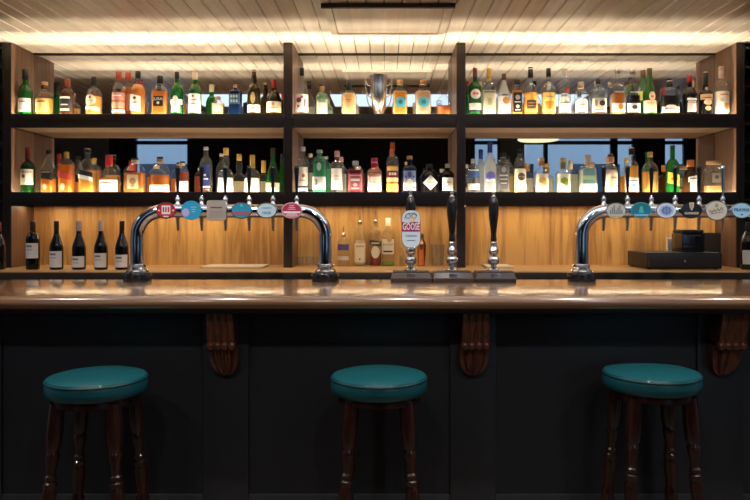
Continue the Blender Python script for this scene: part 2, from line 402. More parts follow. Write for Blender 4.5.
# ------------------------------------------------------------------ bar stools
def stool(x, y, rz, label):
    t = thing('bar_stool', label, 'stool', (x, y, 0), 'bar stools along the counter'); t.rotation_euler.z = rz
    MB().lathe([(.05, .738), (.172, .738), (.178, .745), (.180, .76), (.180, .785), (.177, .789)], 48).build('cushion_side', M_TEAL, t)
    MB().lathe([(.176, .787), (.178, .791), (.174, .799), (.15, .806), (.10, .811), (.04, .813), (.005, .8135)], 48).build('cushion_top', M_TEAL, t)
    ring = [(.1785*math.cos(2*PI*k/48), .1785*math.sin(2*PI*k/48), .7895) for k in range(49)]
    MB().tube(ring, .0035, 8).build('piping', M_TEALD, t)
    MB().lathe([(.15, .705), (.158, .71), (.158, .738), (.15, .739)], 40).build('seat_frame', M_STOOLLEG, t)
    pr = [(.018, 0), (.02, .03), (.014, .10), (.016, .16), (.021, .19), (.021, .23), (.015, .245), (.019, .30), (.021, .335), (.017, .36), (.020, .366), (.020, .376), (.0135, .382),
          (.0175, .39), (.0175, .398), (.0125, .405), (.014, .425), (.019, .46), (.0205, .475), (.016, .49), (.021, .50), (.023, .53), (.024, .60), (.0225, .68), (.021, .725)]
    for sx in (-1, 1):
        for sy in (-1, 1):
            MB().lathe([(r*1.2, z+.07 if .15 < z < .55 else z+.03 if z == .60 else z) for r, z in pr], 16, axis=((sx*.145, sy*.145, 0), (sx*.10, sy*.10, .725))).build('leg', M_STOOLLEG, t)
    for s in (-1, 1):
        MB().tube([(s*.133, -.133, .205), (s*.133, .133, .205)], .011, 10).build('stretcher', M_STOOLLEG, t)
        MB().tube([(-.132, s*.132, .215), (.132, s*.132, .215)], .011, 10).build('stretcher', M_STOOLLEG, t)
stool(-1.07, 2.60, 0, 'teal leatherette bar stool below the first beer font, leftmost of the three')
stool(-.022, 2.62, 0, 'teal leatherette bar stool below the hand pumps, middle of the three')
stool(1.02, 2.68, 0, 'teal leatherette bar stool below the second beer font, rightmost of the three')

# ------------------------------------------------------------------ badges helper: flat shapes facing the room
def ellipse(rx, rz, n=36, p=2.0):
    out = []
    for k in range(n):
        a = 2*PI*k/n; c, s_ = math.cos(a), math.sin(a)
        out.append((rx*math.copysign(abs(c)**(2/p), c), rz*math.copysign(abs(s_)**(2/p), s_)))
    return out
def plate(name, outline, mat, parent, y, thick, loc=(0, 0), smooth=40):
    n = len(outline); v = [(x+loc[0], y, z+loc[1]) for x, z in outline]+[(x+loc[0], y+thick, z+loc[1]) for x, z in outline]
    return mesh(name, v, [tuple(range(n)), tuple(range(2*n-1, n-1, -1))]+[(i, (i+1) % n, n+(i+1) % n, n+i) for i in range(n)], mat, parent, smooth)
def flat_text(txt, size, mat, parent, x, y, z, bold=0.0, name='lettering', sx=1.0):
    v, f = text_verts(txt, size, bold)
    return mesh(name, [(a*sx+x, y, b+z) for a, b in v], f, mat, parent, 0)
def col(c, rough=.45, nm='paint'):
    return plain('%s_%03d_%03d_%03d_%d' % (nm, *[int(q*255) for q in c], int(rough*100)), c, rough)
def rim(name, rx, rz, r, mat, parent, y, loc=(0, 0), p=2.0):
    e = ellipse(rx, rz, 36, p); pts = [(x+loc[0], y, z+loc[1]) for x, z in e]; pts.append(pts[0])
    return MB().tube(pts, r, 6).build(name, mat, parent)

# ------------------------------------------------------------------ beer fonts (T-bar towers)
SF = 205.0; DF = F/SF; Z_BAR = 1.082
def px(x, s): return (x-VX)/s
def pz(y, s): return CZ+(VY-y)/s
ZP = pz(211, SF)-Z_BAR
def font(x0, label, badges):
    x0 = px(x0, SF); wid = .917
    t = thing('beer_font', label, 'beer tap', (x0, DF, Z_BAR), 'chrome beer fonts on the bar top')
    for x in (0, wid):
        b = MB().lathe([(.066, 0), (.068, .004), (.068, .034), (.064, .042), (.05, .044)], 36, c=(x, 0, 0)).build('base', M_BLACK, t)
        MB().lathe([(.052, .043), (.053, .05), (.048, .056), (.040, .060), (.037, .068), (.041, .073), (.041, .08), (.036, .084)], 36, c=(x, 0, 0)).build('collar', M_CHROME, t)
    R = .125; pts = [(0, 0, .07), (0, 0, ZP-R-.06), ]
    for k in range(13):
        a = PI-PI/2*k/12; pts.append((R+R*math.cos(a), 0, ZP-R+R*math.sin(a)))
    for k in range(13):
        a = PI/2-PI/2*k/12; pts.append((wid-R+R*math.cos(a), 0, ZP-R+R*math.sin(a)))
    pts += [(wid, 0, ZP-R-.06), (wid, 0, .07)]
    MB().tube(pts, .0325, 24).build('pipe', M_CHROME, t)
    for k, bd in enumerate(badges):
        bx = .1535+k*.121
        holder = bd(t, bx)
        tx = bx
        tap = MB().tube([(tx, .02, ZP), (tx, .143, ZP)], .014, 14).build('tap', M_CHROME, t)
        MB().lathe([(.017, -.016), (.02, 0), (.017, .03), (.011, .045), (.008, .052)], 14, c=(tx, .143, ZP)).build('tap_body', M_CHROME, tap)
        MB().tube([(tx, .143, ZP-.012), (tx, .145, ZP-.045), (tx, .151, ZP-.098)], [.011, .0095, .0065], 12).build('spout', M_STEEL, tap)
        MB().lathe([(.006, .048), (.0115, .054), (.0135, .062), (.0105, .070), (.006, .075), (.0055, .082)], 14, c=(tx, .143, ZP)).build('knuckle', M_CHROME, tap)
        v = []; rows = [(.08, .0045), (.10, .006), (.16, .0095), (.215, .0125), (.228, .0115), (.233, .007)]
        hm = MB(); n = len(rows)
        hm.lathe([(r, z) for z, r in rows], 14, c=(tx, .143, ZP))
        hm.v = [(a, .143+(b-.143)*.6, c) for a, b, c in hm.v]
        hm.build('lever', M_BLACK if k < 5 or x0 < 0 else M_CHROME, tap)
    return t
YB = -.046
def badge(rx, rz, base, rimc, deco, p=2.0):
    def f(t, bx):
        b = plate('badge', ellipse(rx, rz, 36, p), base, t, YB, .012, (bx, ZP+.002))
        MB().tube([(bx, YB+.01, ZP), (bx, 0, ZP)], .012, 10).build('badge_stem', M_CHROME, b)
        rim('badge_rim', rx, rz, .0028, rimc, b, YB+.002, (bx, ZP+.002), p)
        deco(b, bx, ZP+.002, YB-.0012)
        return b
    return f
WH = col((.8, .8, .8)); RED = col((.5, .015, .035)); NAVY = col((.02, .04, .12)); SKY = col((.02, .36, .62)); ICE = col((.55, .72, .82))
def d_red(b, x, z, y):
    plate('panel', [(-.021, -.018), (.021, -.018), (.021, .024), (-.021, .024)], WH, b, y, .001, (x, z))
    for k in range(3): plate('bar', [(-.0035, -.010), (.0035, -.010), (.0035, .014), (-.0035, .014)], RED, b, y-.0008, .001, (x-.012+k*.012, z+.002))
    for s in (-1, 1): plate('dot', ellipse(.004, .004, 12), WH, b, y, .001, (x+s*.034, z))
    plate('stripe', [(-.012, -.032), (.012, -.032), (.012, -.026), (-.012, -.026)], WH, b, y, .001, (x, z))
def d_blue(b, x, z, y):
    plate('patch', ellipse(.017, .02, 24), col((.5, .42, .75)), b, y, .001, (x-.026, z-.01))
    for k in range(3): plate('line', ellipse(.016-.003*k, .0016, 12), ICE, b, y, .001, (x+.012, z+.016-k*.011))
def d_grey(b, x, z, y):
    plate('line', [(-.028, -.003), (.028, -.003), (.028, .003), (-.028, .003)], col((.10, .09, .09)), b, y, .001, (x, z+.014))
    for k in range(4): plate('line', [(-.034, 0), (.034, 0), (.034, .0015), (-.034, .0015)], col((.25, .2, .18)), b, y, .001, (x, z-.005-k*.009))
def d_beach(b, x, z, y):
    plate('band', [(-.040, -.022), (.040, -.022), (.044, -.006), (-.044, -.006)], col((.35, .12, .2)), b, y, .001, (x, z))
    for k in range(4): plate('peak', [(-.011, 0), (.011, 0), (0, .014)], col((.05, .3, .45)), b, y-.0004, .001, (x-.027+k*.018, z-.006))
    plate('sun', ellipse(.007, .007, 14), col((.1, .55, .5)), b, y, .001, (x, z+.024))
def d_ice(b, x, z, y):
    plate('line', ellipse(.026, .003, 16), col((.25, .38, .5)), b, y, .001, (x, z+.012))
    flat_text('HAZE', .016, col((.05, .25, .5)), b, x, y, z-.012, .0006)
def d_pink(b, x, z, y):
    plate('band', [(-.038, -.014), (.038, -.014), (.044, -.004), (-.044, -.004)], WH, b, y, .001, (x, z))
    plate('lower', ellipse(.03, .009, 20), col((.75, .4, .45)), b, y, .001, (x, z-.022))
    for k in range(3): plate('line', ellipse(.022-.004*k, .0025, 12), col((.8, .45, .5)), b, y, .001, (x, z+.006+k*.009))
def d_pale(b, x, z, y):
    for k in range(7): plate('tower', [(-.003, 0), (.003, 0), (.003, .02+.012*(k % 3)), (-.003, .02+.012*(k % 3))], col((.2, .2, .22)), b, y, .001, (x-.027+k*.009, z-.018))
    plate('stripe', [(-.03, 0), (.03, 0), (.025, .006), (-.025, .006)], col((.6, .4, .1)), b, y, .001, (x, z-.032))
def d_sea(b, x, z, y):
    plate('upper', ellipse(.034, .016, 24), col((.01, .16, .2)), b, y, .001, (x, z+.016))
    plate('figure', [(-.012, -.012), (.012, -.012), (.006, .02), (-.006, .02)], col((.05, .45, .45)), b, y-.0004, .001, (x, z))
    plate('wave', [(-.03, -.004), (.03, -.004), (.036, .004), (-.036, .004)], col((.25, .5, .7)), b, y, .001, (x, z-.022))
def d_lace(b, x, z, y):
    plate('disc', ellipse(.034, .027, 28), col((.42, .52, .75)), b, y, .001, (x, z))
    for k in range(8):
        a = k*PI/4; plate('petal', ellipse(.007, .007, 12), col((.12, .2, .45)), b, y-.0006, .001, (x+.018*math.cos(a), z+.014*math.sin(a)))
    plate('centre', ellipse(.008, .007, 12), col((.12, .2, .45)), b, y-.0006, .001, (x, z))
def d_stout(b, x, z, y):
    plate('harp', [(-.011, .038), (.012, .038), (.009, .012), (0, 0), (-.008, .012)], col((.72, .62, .42)), b, y, .002, (x, z))
    for k in range(3): plate('string', [(-.0008, .008), (.0008, .008), (.0008, .034), (-.0008, .034)], M_BLACK, b, y-.0008, .001, (x-.005+k*.005, z))
    flat_text('GUINNESS', .0145, col((.6, .52, .38)), b, x, y, z-.014, .0004)
def d_script(b, x, z, y):
    MB().tube([(x-.036+.0045*k, y, z-.008+.0012*k+.008*math.sin(k*1.6)) for k in range(16)], .0018, 5).build('script', col((.12, .11, .1)), b)
    MB().tube([(x-.032, y, z-.018), (x+.03, y, z-.006)], .0015, 5).build('underline', col((.12, .11, .1)), b)
    plate('crest', ellipse(.008, .010, 14), col((.3, .28, .25)), b, y, .001, (x, z+.024))
def d_pra(b, x, z, y): 
    flat_text('PRAVHA', .021, col((.03, .12, .3)), b, x, y, z+.002, .0009, sx=.95)
    plate('crest', ellipse(.006, .004, 12), col((.03, .12, .3)), b, y, .001, (x, z-.02))
L1 = [badge(.047, .037, RED, M_CHROME, d_red), badge(.047, .044, SKY, SKY, d_blue), badge(.044, .046, col((.42, .36, .32)), col((.42, .36, .32)), d_grey, 12),
      badge(.048, .037, col((.02, .3, .5)), M_STEEL, d_beach), badge(.047, .035, ICE, M_CHROME, d_ice), badge(.047, .036, col((.45, .02, .08)), col((.75, .45, .5)), d_pink)]
L2 = [badge(.047, .036, col((.5, .5, .47)), M_CHROME, d_pale), badge(.048, .037, col((.02, .16, .3)), col((.05, .3, .3)), d_sea), badge(.048, .036, col((.62, .72, .88)), M_STEEL, d_lace),
      badge(.049, .036, M_BLACK, M_BLACK, d_stout), badge(.052, .046, col((.58, .54, .46)), M_STEEL, d_script), badge(.047, .036, col((.35, .6, .8)), M_STEEL, d_pra)]
font(137.5, 'arched chrome six tap beer font with a red first badge beside the wine bottles', L1)
font(581.5, 'arched chrome six tap beer font with a black stout badge before the till', L2)

# ------------------------------------------------------------------ hand pumps
M_PUMPBASE = wood('pump_base_wood', (.025, .012, .008), (.06, .03, .02), 'X', 12, .45, coat=.1)
def pump(x, label, clip=False):
    t = thing('hand_pump', label, 'beer pump', (px(x, 207), 3.41, Z_BAR), 'black handled hand pumps on the bar top')
    lo = MB().box(-.0975, .0975, -.075, .06, 0, .018, .003).build('base', M_PUMPBASE, t)
    v = [(sx*(.096 if z == .018 else .086), (-.073 if z == .018 else -.062) if sy < 0 else .058, z) for z in (.018, .05) for sx in (-1, 1) for sy in (-1, 1)]
    mesh('plinth', v, [(0, 1, 3, 2), (4, 6, 7, 5), (0, 2, 6, 4), (1, 5, 7, 3), (0, 4, 5, 1), (2, 3, 7, 6)], M_PUMPBASE, t, 0)
    MB().box(-.1, .1, -.0765, -.074, .016, .0195).build('edge_trim', M_STEEL, t)
    MB().box(-.0875, .0875, -.0655, -.061, .0475, .0515).build('edge_trim', M_STEEL, t)
    MB().box(-.02, .02, -.074, -.064, .022, .042, .001).build('name_plate', M_STEEL, t)
    MB().lathe([(.03, .05), (.031, .056), (.024, .062), (.014, .07), (.013, .078), (.024, .086), (.029, .098), (.029, .108), (.024, .118), (.013, .124), (.013, .128), (.018, .131),
                (.024, .14), (.025, .15), (.021, .158), (.016, .17), (.015, .18), (.0165, .182), (.0165, .188), (.0145, .192)], 24).build('stem', M_CHROME, t)
    MB().lathe([(.0125, .19), (.016, .2), (.0145, .212), (.013, .225), (.0155, .25), (.0205, .29), (.0245, .325), (.0255, .345), (.0235, .37), (.0185, .395), (.0145, .408), (.0125, .41)], 24).build('handle', M_BLACK, t)
    MB().lathe([(.013, .408), (.0135, .412), (.008, .416), (.006, .42), (.0095, .425), (.0095, .431), (.005, .436)], 16).build('finial', M_CHROME, t)
    if clip:
        zc = pz(229, 207)-Z_BAR
        ol = []
        for k in range(40):
            a = 2*PI*k/40; c, s = math.cos(a), math.sin(a)
            ol.append((.0435*math.copysign(abs(c)**.8, c), .05*math.copysign(abs(s)**.75, s)+(.039 if s > 0 else -.039)))
        p = plate('pump_clip', ol, col((.6, .72, .82)), t, -.042, .006, (0, zc))
        MB().box(-.012, .012, -.037, -.012, zc-.02, zc-.005).build('clip_bracket', M_STEEL, p)
        rim_pts = [(x, -.04, z+zc) for x, z in ol]; rim_pts.append(rim_pts[0])
        MB().tube(rim_pts, .0022, 6).build('clip_rim', M_STEEL, p)
        y = -.0435; mag = col((.32, .012, .10))
        plate('band', [(-.0435, -.012), (.0435, -.012), (.0435, .030), (.018, .035), (-.02, .029), (-.0435, .035)], mag, p, y, .001, (0, zc))
        flat_text('GOOSE', .047, col((.9, .9, .9)), p, 0, y-.0008, zc+.0105, .0004, sx=.53)
        MB().tube([(-.026+.0035*k, y, zc-.032+.006*math.sin(k*1.7)) for k in range(16)], .0014, 5).build('script', col((.1, .15, .3)), p)
        plate('line', [(-.02, -.056), (.02, -.056), (.02, -.053), (-.02, -.053)], col((.15, .2, .35)), p, y, .001, (0, zc))
        for sx in (-1, 1):
            MB().tube([(sx*(.014+.011*math.cos(2*PI*k/12)), y, zc+.062+.011*math.sin(2*PI*k/12)) for k in range(13)], .0016, 5).build('goggle', col((.04, .05, .09)), p)
        plate('goose', [(-.006, .034), (.016, .036), (.02, .050), (.008, .064), (-.004, .055)], col((.85, .6, .35)), p, y-.0005, .001, (0, zc))
        MB().tube([(-.03, y, zc+.05), (-.026, y, zc+.066), (-.01, y, zc+.077), (.004, y, zc+.075), (.016, y, zc+.079), (.03, y, zc+.064)], .0014, 5).build('scarf', col((.04, .05, .09)), p)
pump(411, 'black handled hand pump wearing an oval pale blue pump clip', True)
pump(452.5, 'black handled hand pump without a clip, middle of the three pumps')
pump(494.5, 'black handled hand pump without a clip, rightmost of the three pumps')

# ------------------------------------------------------------------ bottles
def G(kind):
    return {'clear': see_through('clear_bottle_glass', (.95, .96, .95), (.75, .78, .74), .035),
            'frost': see_through('frosted_bottle_glass', (.8, .82, .82), (.75, .78, .8), .45, rough=.25),
            'green': see_through('green_bottle_glass', (.08, .42, .10), (.03, .34, .06), .45),
            'mint': see_through('mint_bottle_glass', (.35, .72, .55), (.25, .6, .45), .3),
            'palegreen': see_through('pale_green_bottle_glass', (.78, .9, .78), (.6, .8, .6), .2),
            'dgreen': see_through('dark_green_bottle_glass', (.05, .17, .05), (.02, .10, .02), .5),
            'olive': see_through('olive_bottle_glass', (.16, .13, .04), (.10, .075, .02), .5),
            'brown': see_through('brown_bottle_glass', (.30, .14, .05), (.2, .085, .03), .45),
            'blue': see_through('blue_bottle_glass', (.03, .08, .22), (.015, .05, .16), .6),
            'black': see_through('black_bottle_glass', (.02, .015, .015), (.01, .009, .009), .8),
            'pink': see_through('pink_bottle_glass', (.9, .72, .66), (.85, .6, .52), .25)}[kind]
def LQ(c, k=.6):
    k = .93 if k < .75 else k
    t = tuple(min(1, q**.6) for q in c)
    return see_through('liquid_%02d_%02d_%02d' % tuple(int(q*99) for q in c), t, c, k, 1.3)
AMB = (.92, .41, .05); GOLD = (.95, .56, .08); PALE = (.92, .72, .36); DAMB = (.6, .17, .02); ORG = (.94, .34, .025); DRK = (.02, .012, .01); REDL = (.32, .02, .03)
K = (.012, .012, .013); BRN = (.10, .045, .025); DRED = (.22, .02, .02); WHT = (.85, .83, .78); CRM = (.82, .72, .52); CORK = (.55, .33, .15); SIL = 'silver'; GLD = (.72, .46, .10)
ROW = {'T': (Z_T-.028, 4.395), 'M': (Z_M-.028, 4.395), 'W': (Z_CT, 4.16), 'C': (Z_CT, 4.52)}
GRP = {'T': 'bottles on the top shelf', 'M': 'bottles on the middle shelf', 'W': 'wine bottles on the back counter', 'C': 'bottles with pourers on the back counter'}

def bottle(row, x, w, top, yc, yn, ys, nw, cw, glass, liq, yl, cap, label, deco=(), sq=0, back=0, bulb=0, pour=0, name='spirit_bottle', dr=None, k=.6, slope=0):
    """pixel widths and heights as read off the photograph, turned into metres at the bottle's own distance"""
    zb, yf = ROW[row]
    dr = dr or (.8 if sq else 1.0)
    d = yf+.04
    for _ in range(3):
        s = F/d; R = w/2/s; d = yf+R*dr+.002+(.10 if back else 0)
    z = lambda y: pz(y, s)-zb
    H, ZC, ZN, ZS, NR = z(top), z(yc), z(yn), z(ys), nw/2/s
    t = thing(name, label, 'bottle', (px(x, s), d, zb), GRP[row])
    nb = 5.0 if sq else 2.0
    prof = []                                                   # (z, a, b, n)
    for zz, q in ((0, .88), (.003, .97), (.008, 1.0), (ZS*.5, 1.0), (ZS, 1.0)): prof.append((zz, R*q, R*dr*q, nb))
    for i in range(1, 8):
        u = i/8
        if slope: g = (1-math.cos(PI*u))/2*.55+u*.45
        else: g = 1-math.sqrt(max(0, 1-u*u)) if u < .75 else None
        if not slope:
            g = (1-math.sqrt(1-u*u))*.72+u*u*(3-2*u)*.28
        prof.append((ZS+(ZN-ZS)*u, R+(NR-R)*g, R*dr+(NR-R*dr)*g, nb+(2-nb)*min(1, u*1.2)))
    prof.append((ZN, NR, NR, 2.0))
    if bulb:
        for u in (.25, .5, .75): 
            q = NR*(1+bulb*math.sin(PI*u)); prof.append((ZN+(ZC-ZN)*u, q, q, 2.0))
    NT = ZC+.3*(H-ZC) if not pour else ZC
    prof.append((ZC-.001, NR*.98, NR*.98, 2.0)); prof.append((NT, NR*.9, NR*.9, 2.0))
    SEG = 24
    def loft(pr):
        v = []; f = []
        for zz, a, b, n in pr:
            for q in range(SEG):
                th = 2*PI*(q+.5)/SEG; c, s_ = math.cos(th), math.sin(th)
                v.append((a*math.copysign(abs(c)**(2/n), c), b*math.copysign(abs(s_)**(2/n), s_), zz))
        for i in range(len(pr)-1):
            for q in range(SEG):
                q2 = (q+1) % SEG; f.append((i*SEG+q, i*SEG+q2, (i+1)*SEG+q2, (i+1)*SEG+q))
        f.append(tuple(range(SEG-1, -1, -1))); f.append(tuple((len(pr)-1)*SEG+q for q in range(SEG)))
        return v, f
    mesh('glass', *loft(prof), G(glass), t, 35)
    def at(zz):
        for p0, p1 in zip(prof, prof[1:]):
            if p0[0] <= zz <= p1[0]:
                u = (zz-p0[0])/max(1e-6, p1[0]-p0[0]); return [p0[i]+(p1[i]-p0[i])*u for i in (1, 2, 3)]
        return prof[-1][1:] if zz > 0 else prof[1][1:]
    if liq:
        zl = z(yl); lp = [(.006, R*.84, R*dr*.84, nb), (.010, R*.92, R*dr*.92, nb)]
        zz = .012
        for p in prof:
            if .012 < p[0] < zl: lp.append((p[0], p[1]*.92, p[2]*.92, p[3]))
        a, b, n = at(zl); lp.append((zl, a*.92, b*.92, n))
        mesh('liquid', *loft(lp), LQ(liq, k), t, 35)
    # closure
    cr = cw/2/s
    if pour:
        MB().lathe([(NR*.9, ZC-.004), (NR*1.15, ZC), (NR*1.15, ZC+.008), (NR*.7, ZC+.014), (.005, ZC+.024), (.0045, ZC+.04)], 14).build('pourer', M_STEEL, t)
        MB().tube([(0, 0, ZC+.03), (0, 0, ZC+(H-ZC)*.7), (.004, -.008, H)], [.0042, .0036, .0026], 10).build('spout', M_CHROME, t)
    else:
        caps = cap if isinstance(cap, list) else [(top, yc, cap)]
        for y0, y1, c in caps:
            m = M_SILVER if c == SIL else (G('clear') if c == 'clear' else col(c, .35, 'cap'))
            h0, h1 = z(y1), z(y0)
            MB().lathe([(cr*.97, h0), (cr, h0+.001), (cr, h1-.002), (cr*.94, h1), (cr*.3, h1+.0002)], 20).build('cap', m, t)
    # printed paper: shapes projected on the front of the glass
    def P(xx, zz, off):
        a, b, n = at(min(max(zz, 0), H)); u = min(abs(xx)/a, .995)
        return (xx if abs(xx) < a*.995 else math.copysign(a*.995, xx), -b*(1-u**n)**(1/n)-off, zz)
    last = None
    for dd in deco:
        kind = dd[0]; par = last if last is not None else t
        if kind == 'L':                                          # label: y0, y1, width fraction, colour [, slant px, x offset px]
            _, y0, y1, wf, c = dd[:5]; sl = dd[5] if len(dd) > 5 else 0; xo = dd[6]/s if len(dd) > 6 else 0
            v = []; f = []; nx, nz = 12, 5
            for i in range(nz+1):
                zz = max(.0015, z(y1)+(z(y0)-z(y1))*i/nz)
                a = min(at(zz)[0], R)
                for j in range(nx+1):
                    u = j/nx*2-1; xx = a*math.sin(u*math.asin(min(.99, wf)))+xo
                    v.append(P(xx, min(max(zz+sl/s*u*.5, .001), H), .0007))
            for i in range(nz):
                for j in range(nx): q = i*(nx+1)+j; f.append((q, q+1, q+nx+2, q+nx+1))
            last = mesh('label', v, f, col(c, .6, 'paper'), t, 40)
        elif kind in 'DQ':                                       # D disc / Q diamond: x offset px, y, radius px (x, y), colour
            _, xo, yy, r, c = dd[:5]; ry = dd[5] if len(dd) > 5 else r
            nseg = 24
            v = [P(xo/s, z(yy), .0013)]; f = []; rings = 5
            for g in range(1, rings+1):
                for q in range(nseg):
                    a_ = 2*PI*q/nseg; e_ = g/rings*(1 if kind == 'D' else 1/(abs(math.cos(a_))+abs(math.sin(a_))))
                    v.append(P((xo+r*e_*math.cos(a_))/s, z(yy)+ry*e_*math.sin(a_)/s, .0013))
            for q in range(nseg):
                q2 = (q+1) % nseg; f.append((0, 1+q, 1+q2))
                for g in range(rings-1): f.append((1+g*nseg+q, 1+(g+1)*nseg+q, 1+(g+1)*nseg+q2, 1+g*nseg+q2))
            o_ = mesh('emblem', v, f, col(c, .5, 'paper'), par, 40)
            if last is None: last = o_
        elif kind == 'B':                                        # printed bar: x offset px, y0, y1, width px, colour
            _, xo, y0, y1, bw, c = dd
            v = []; f = []
            for zz in (z(y1), z(y0)):
                for j in range(7): v.append(P((xo+bw*(j/6-.5))/s, max(zz, .001), .0013))
            for j in range(6): f.append((j, j+1, j+8, j+7))
            mesh('print', v, f, col(c, .5, 'paper'), par, 40)
        elif kind == 'X':                                        # text: string, x offset px, y, size px, colour
            _, tx, xo, yy, sz, c = dd
            v, f = text_verts(tx, sz/s, sz/s*.012)
            mesh('lettering', [P(a+xo/s, z(yy)+b, .002) for a, b in v], f, col(c, .5, 'ink'), par, 0)
    return t
B = bottle
GREYT = (.25, .22, .2)
# ---- top shelf, first bay
B('T', 25.5, 13.5, 69.5, 80, 84, 93, 5.5, 6, 'green', (.05, .3, .06), 92, K, 'green bottle with dark capsule and low white label, first on the top shelf', [('L', 99, 112.5, .95, WHT), ('B', 0, 102, 103, 7, GREYT)])
B('T', 44.5, 17, 82, 89, 91, 98, 5, 6.5, 'clear', GOLD, 99, [(82, 85.5, CORK), (85.5, 89.5, (.09, .04, .02))], 'squat amber bottle with cork stopper second on the top shelf', [('L', 100, 113, .72, (.7, .45, .16)), ('B', 0, 102, 103.2, 8, BRN)])
B('T', 67, 13.5, 79, 87.5, 88.5, 95, 6, 6.2, 'brown', DAMB, 95, (.25, .06, .03), 'brown bottle with black label and reddish cap on the top shelf', [('L', 96.5, 113, .9, K), ('B', 0, 97.5, 99.5, 10, WHT), ('B', 0, 105, 106.2, 7, WHT), ('B', 0, 109.5, 111.5, 9, WHT)])
B('T', 94, 15.5, 77, 86, 88, 97, 5, 5, 'clear', AMB, 97, K, 'whisky bottle with cream oval label and black cap on the top shelf', [('D', -1, 101, 5.8, CRM, 5.5), ('D', -1, 98.5, 1.2, DRED), ('B', -1, 101, 102, 6, GREYT), ('L', 107.5, 111, .9, CRM, -2)])
B('T', 119, 13.5, 72, 80, 83, 91, 5.2, 5.6, 'clear', (.6, .2, .1), 93, (.4, .05, .03), 'tall clear bottle with red cap and rusty banded label on the top shelf', [('L', 93.5, 101, .95, (.5, .22, .17)), ('B', 0, 96, 97, 8, WHT), ('L', 103, 109, .95, (.62, .27, .18)), ('L', 110.5, 113, .95, WHT)])
B('T', 128, 13, 73, 80, 84, 91, 5, 5.6, 'clear', DAMB, 88, (.42, .05, .03), 'red capped whisky bottle half hidden behind its neighbours on the top shelf', [('L', 95, 112, .9, (.55, .2, .12))], back=1)
B('T', 138, 15, 71.5, 78.5, 84, 91, 5.6, 5.4, 'clear', AMB, 85, K, 'amber bottle with angled white label and black cap on the top shelf', [('L', 96, 112, .75, WHT, -3, -1), ('D', -1, 99, 1.6, DRED), ('B', -1, 103, 104, 5, GREYT)])
B('T', 160, 15.5, 76, 84, 86, 93, 6, 5.8, 'clear', AMB, 92, K, 'square shouldered amber bottle with black JURA label on the top shelf', [('L', 97, 107, .62, K), ('X', 'JURA', 0, 100, 4, WHT), ('D', 0, 103.8, 1.4, CRM)], sq=1)
B('T', 177, 12.5, 72, 80, 83, 93, 4.8, 4.6, 'green', (.03, .2, .05), 97, K, 'green bottle with silver lower label and black cap on the top shelf', [('L', 100, 105, .97, (.7, .72, .7)), ('D', 0, 99, 2.4, WHT), ('L', 105, 113, .7, (.55, .57, .55))])
B('T', 195, 12.5, 71.5, 80, 84, 93, 5, 5.2, 'green', (.04, .28, .06), 88, CRM, 'green bottle with cream cap and tall white label on the top shelf', [('L', 94.5, 113.2, .96, WHT), ('D', -.5, 97, 1.1, DRED), ('B', 0, 100, 101, 7, CORK), ('B', 0, 104, 105, 6, GREYT)])
B('T', 218, 12, 96.5, 100, 101, 104, 5, 5.5, 'clear', PALE, 104, CRM, 'miniature clear bottle with white label beside the dark blue bottle', [('L', 104, 112.5, .62, WHT)], sq=1)
B('T', 235.5, 12.5, 85, 89, 90, 92, 5, 4.5, 'blue', (.01, .03, .1), 93, [(85, 87, (.5, .2, .18)), (87, 89.5, SIL)], 'dark blue rectangular bottle on the top shelf', [('L', 94.5, 105, .8, (.05, .13, .24)), ('B', -3, 95.8, 98.39999999999999, 1.7, (.5, .7, .8)), ('B', -0.5, 95.8, 98.39999999999999, 1.7, (.5, .7, .8)), ('B', 2.2, 95.8, 98.39999999999999, 1.7, (.5, .7, .8)), ('B', -3, 100.4, 103.0, 1.7, (.5, .7, .8)), ('B', -0.5, 100.4, 103.0, 1.7, (.5, .7, .8)), ('B', 2.2, 100.4, 103.0, 1.7, (.5, .7, .8))], sq=1)
B('T', 254, 13, 70, 78, 84, 91, 5.5, 4.6, 'olive', (.1, .06, .01), 88, [(70, 72, CORK), (72, 78, (.04, .025, .015))], 'dark olive bottle with tan oval and white lower label on the top shelf', [('D', 0, 98.8, 2.2, (.75, .52, .22), 5.8), ('L', 105.5, 113, .98, WHT), ('B', 0, 108.5, 109.5, 8, GREYT)])
B('T', 274, 15, 80, 89, 91, 102, 5, 4.8, 'olive', (.08, .05, .01), 97, (.4, .015, .02), 'dark olive bottle with red wax cap and cream label on the top shelf', [('L', 102.5, 113.2, .99, CRM), ('D', 0, 105, 1.4, CORK), ('B', 0, 108, 109, 9, CORK)])
# ---- top shelf, centre bay
B('T', 302, 13, 68, 76, 79, 95, 4.2, 4.4, 'clear', None, 0, K, 'slender clear bottle with purple blossom label on the top shelf', [('L', 95, 113, .98, WHT), ('D', -2.5, 101, 2.6, (.2, .04, .18)), ('D', .5, 98, 1.4, (.35, .1, .25)), ('D', -3, 107, 1.2, (.35, .06, .2)), ('B', 3.5, 100, 108, 1.4, (.1, .06, .08))], slope=1)
B('T', 322, 11.5, 85, 92, 93, 97, 5, 5.2, 'palegreen', (.75, .85, .7), 100, [(85, 86.5, K), (86.5, 92, (.33, .2, .08))], 'pale green square bottle with bronze neck on the top shelf', [('L', 103, 113, .75, WHT), ('D', 0, 100.5, 2, (.3, .55, .35))], sq=1)
B('T', 349, 15.5, 82.5, 90, 91, 98, 5.4, 5.5, 'clear', (.92, .66, .32), 94, K, 'peach coloured bottle with black stopper left of the trophy cup', [('B', 0, 100.5, 101.5, 6, DAMB), ('B', 0, 102.5, 103.2, 4, DAMB)])
B('T', 400, 14.5, 80, 84.5, 90, 93, 5.4, 6.2, 'clear', (.92, .50, .08), 92, CORK, 'orange bottle with turquoise disc and cork right of the trophy cup', [('D', .5, 103, 5.6, (.12, .55, .68)), ('D', .5, 103, 2.4, (.04, .3, .42))], sq=1, k=.7)
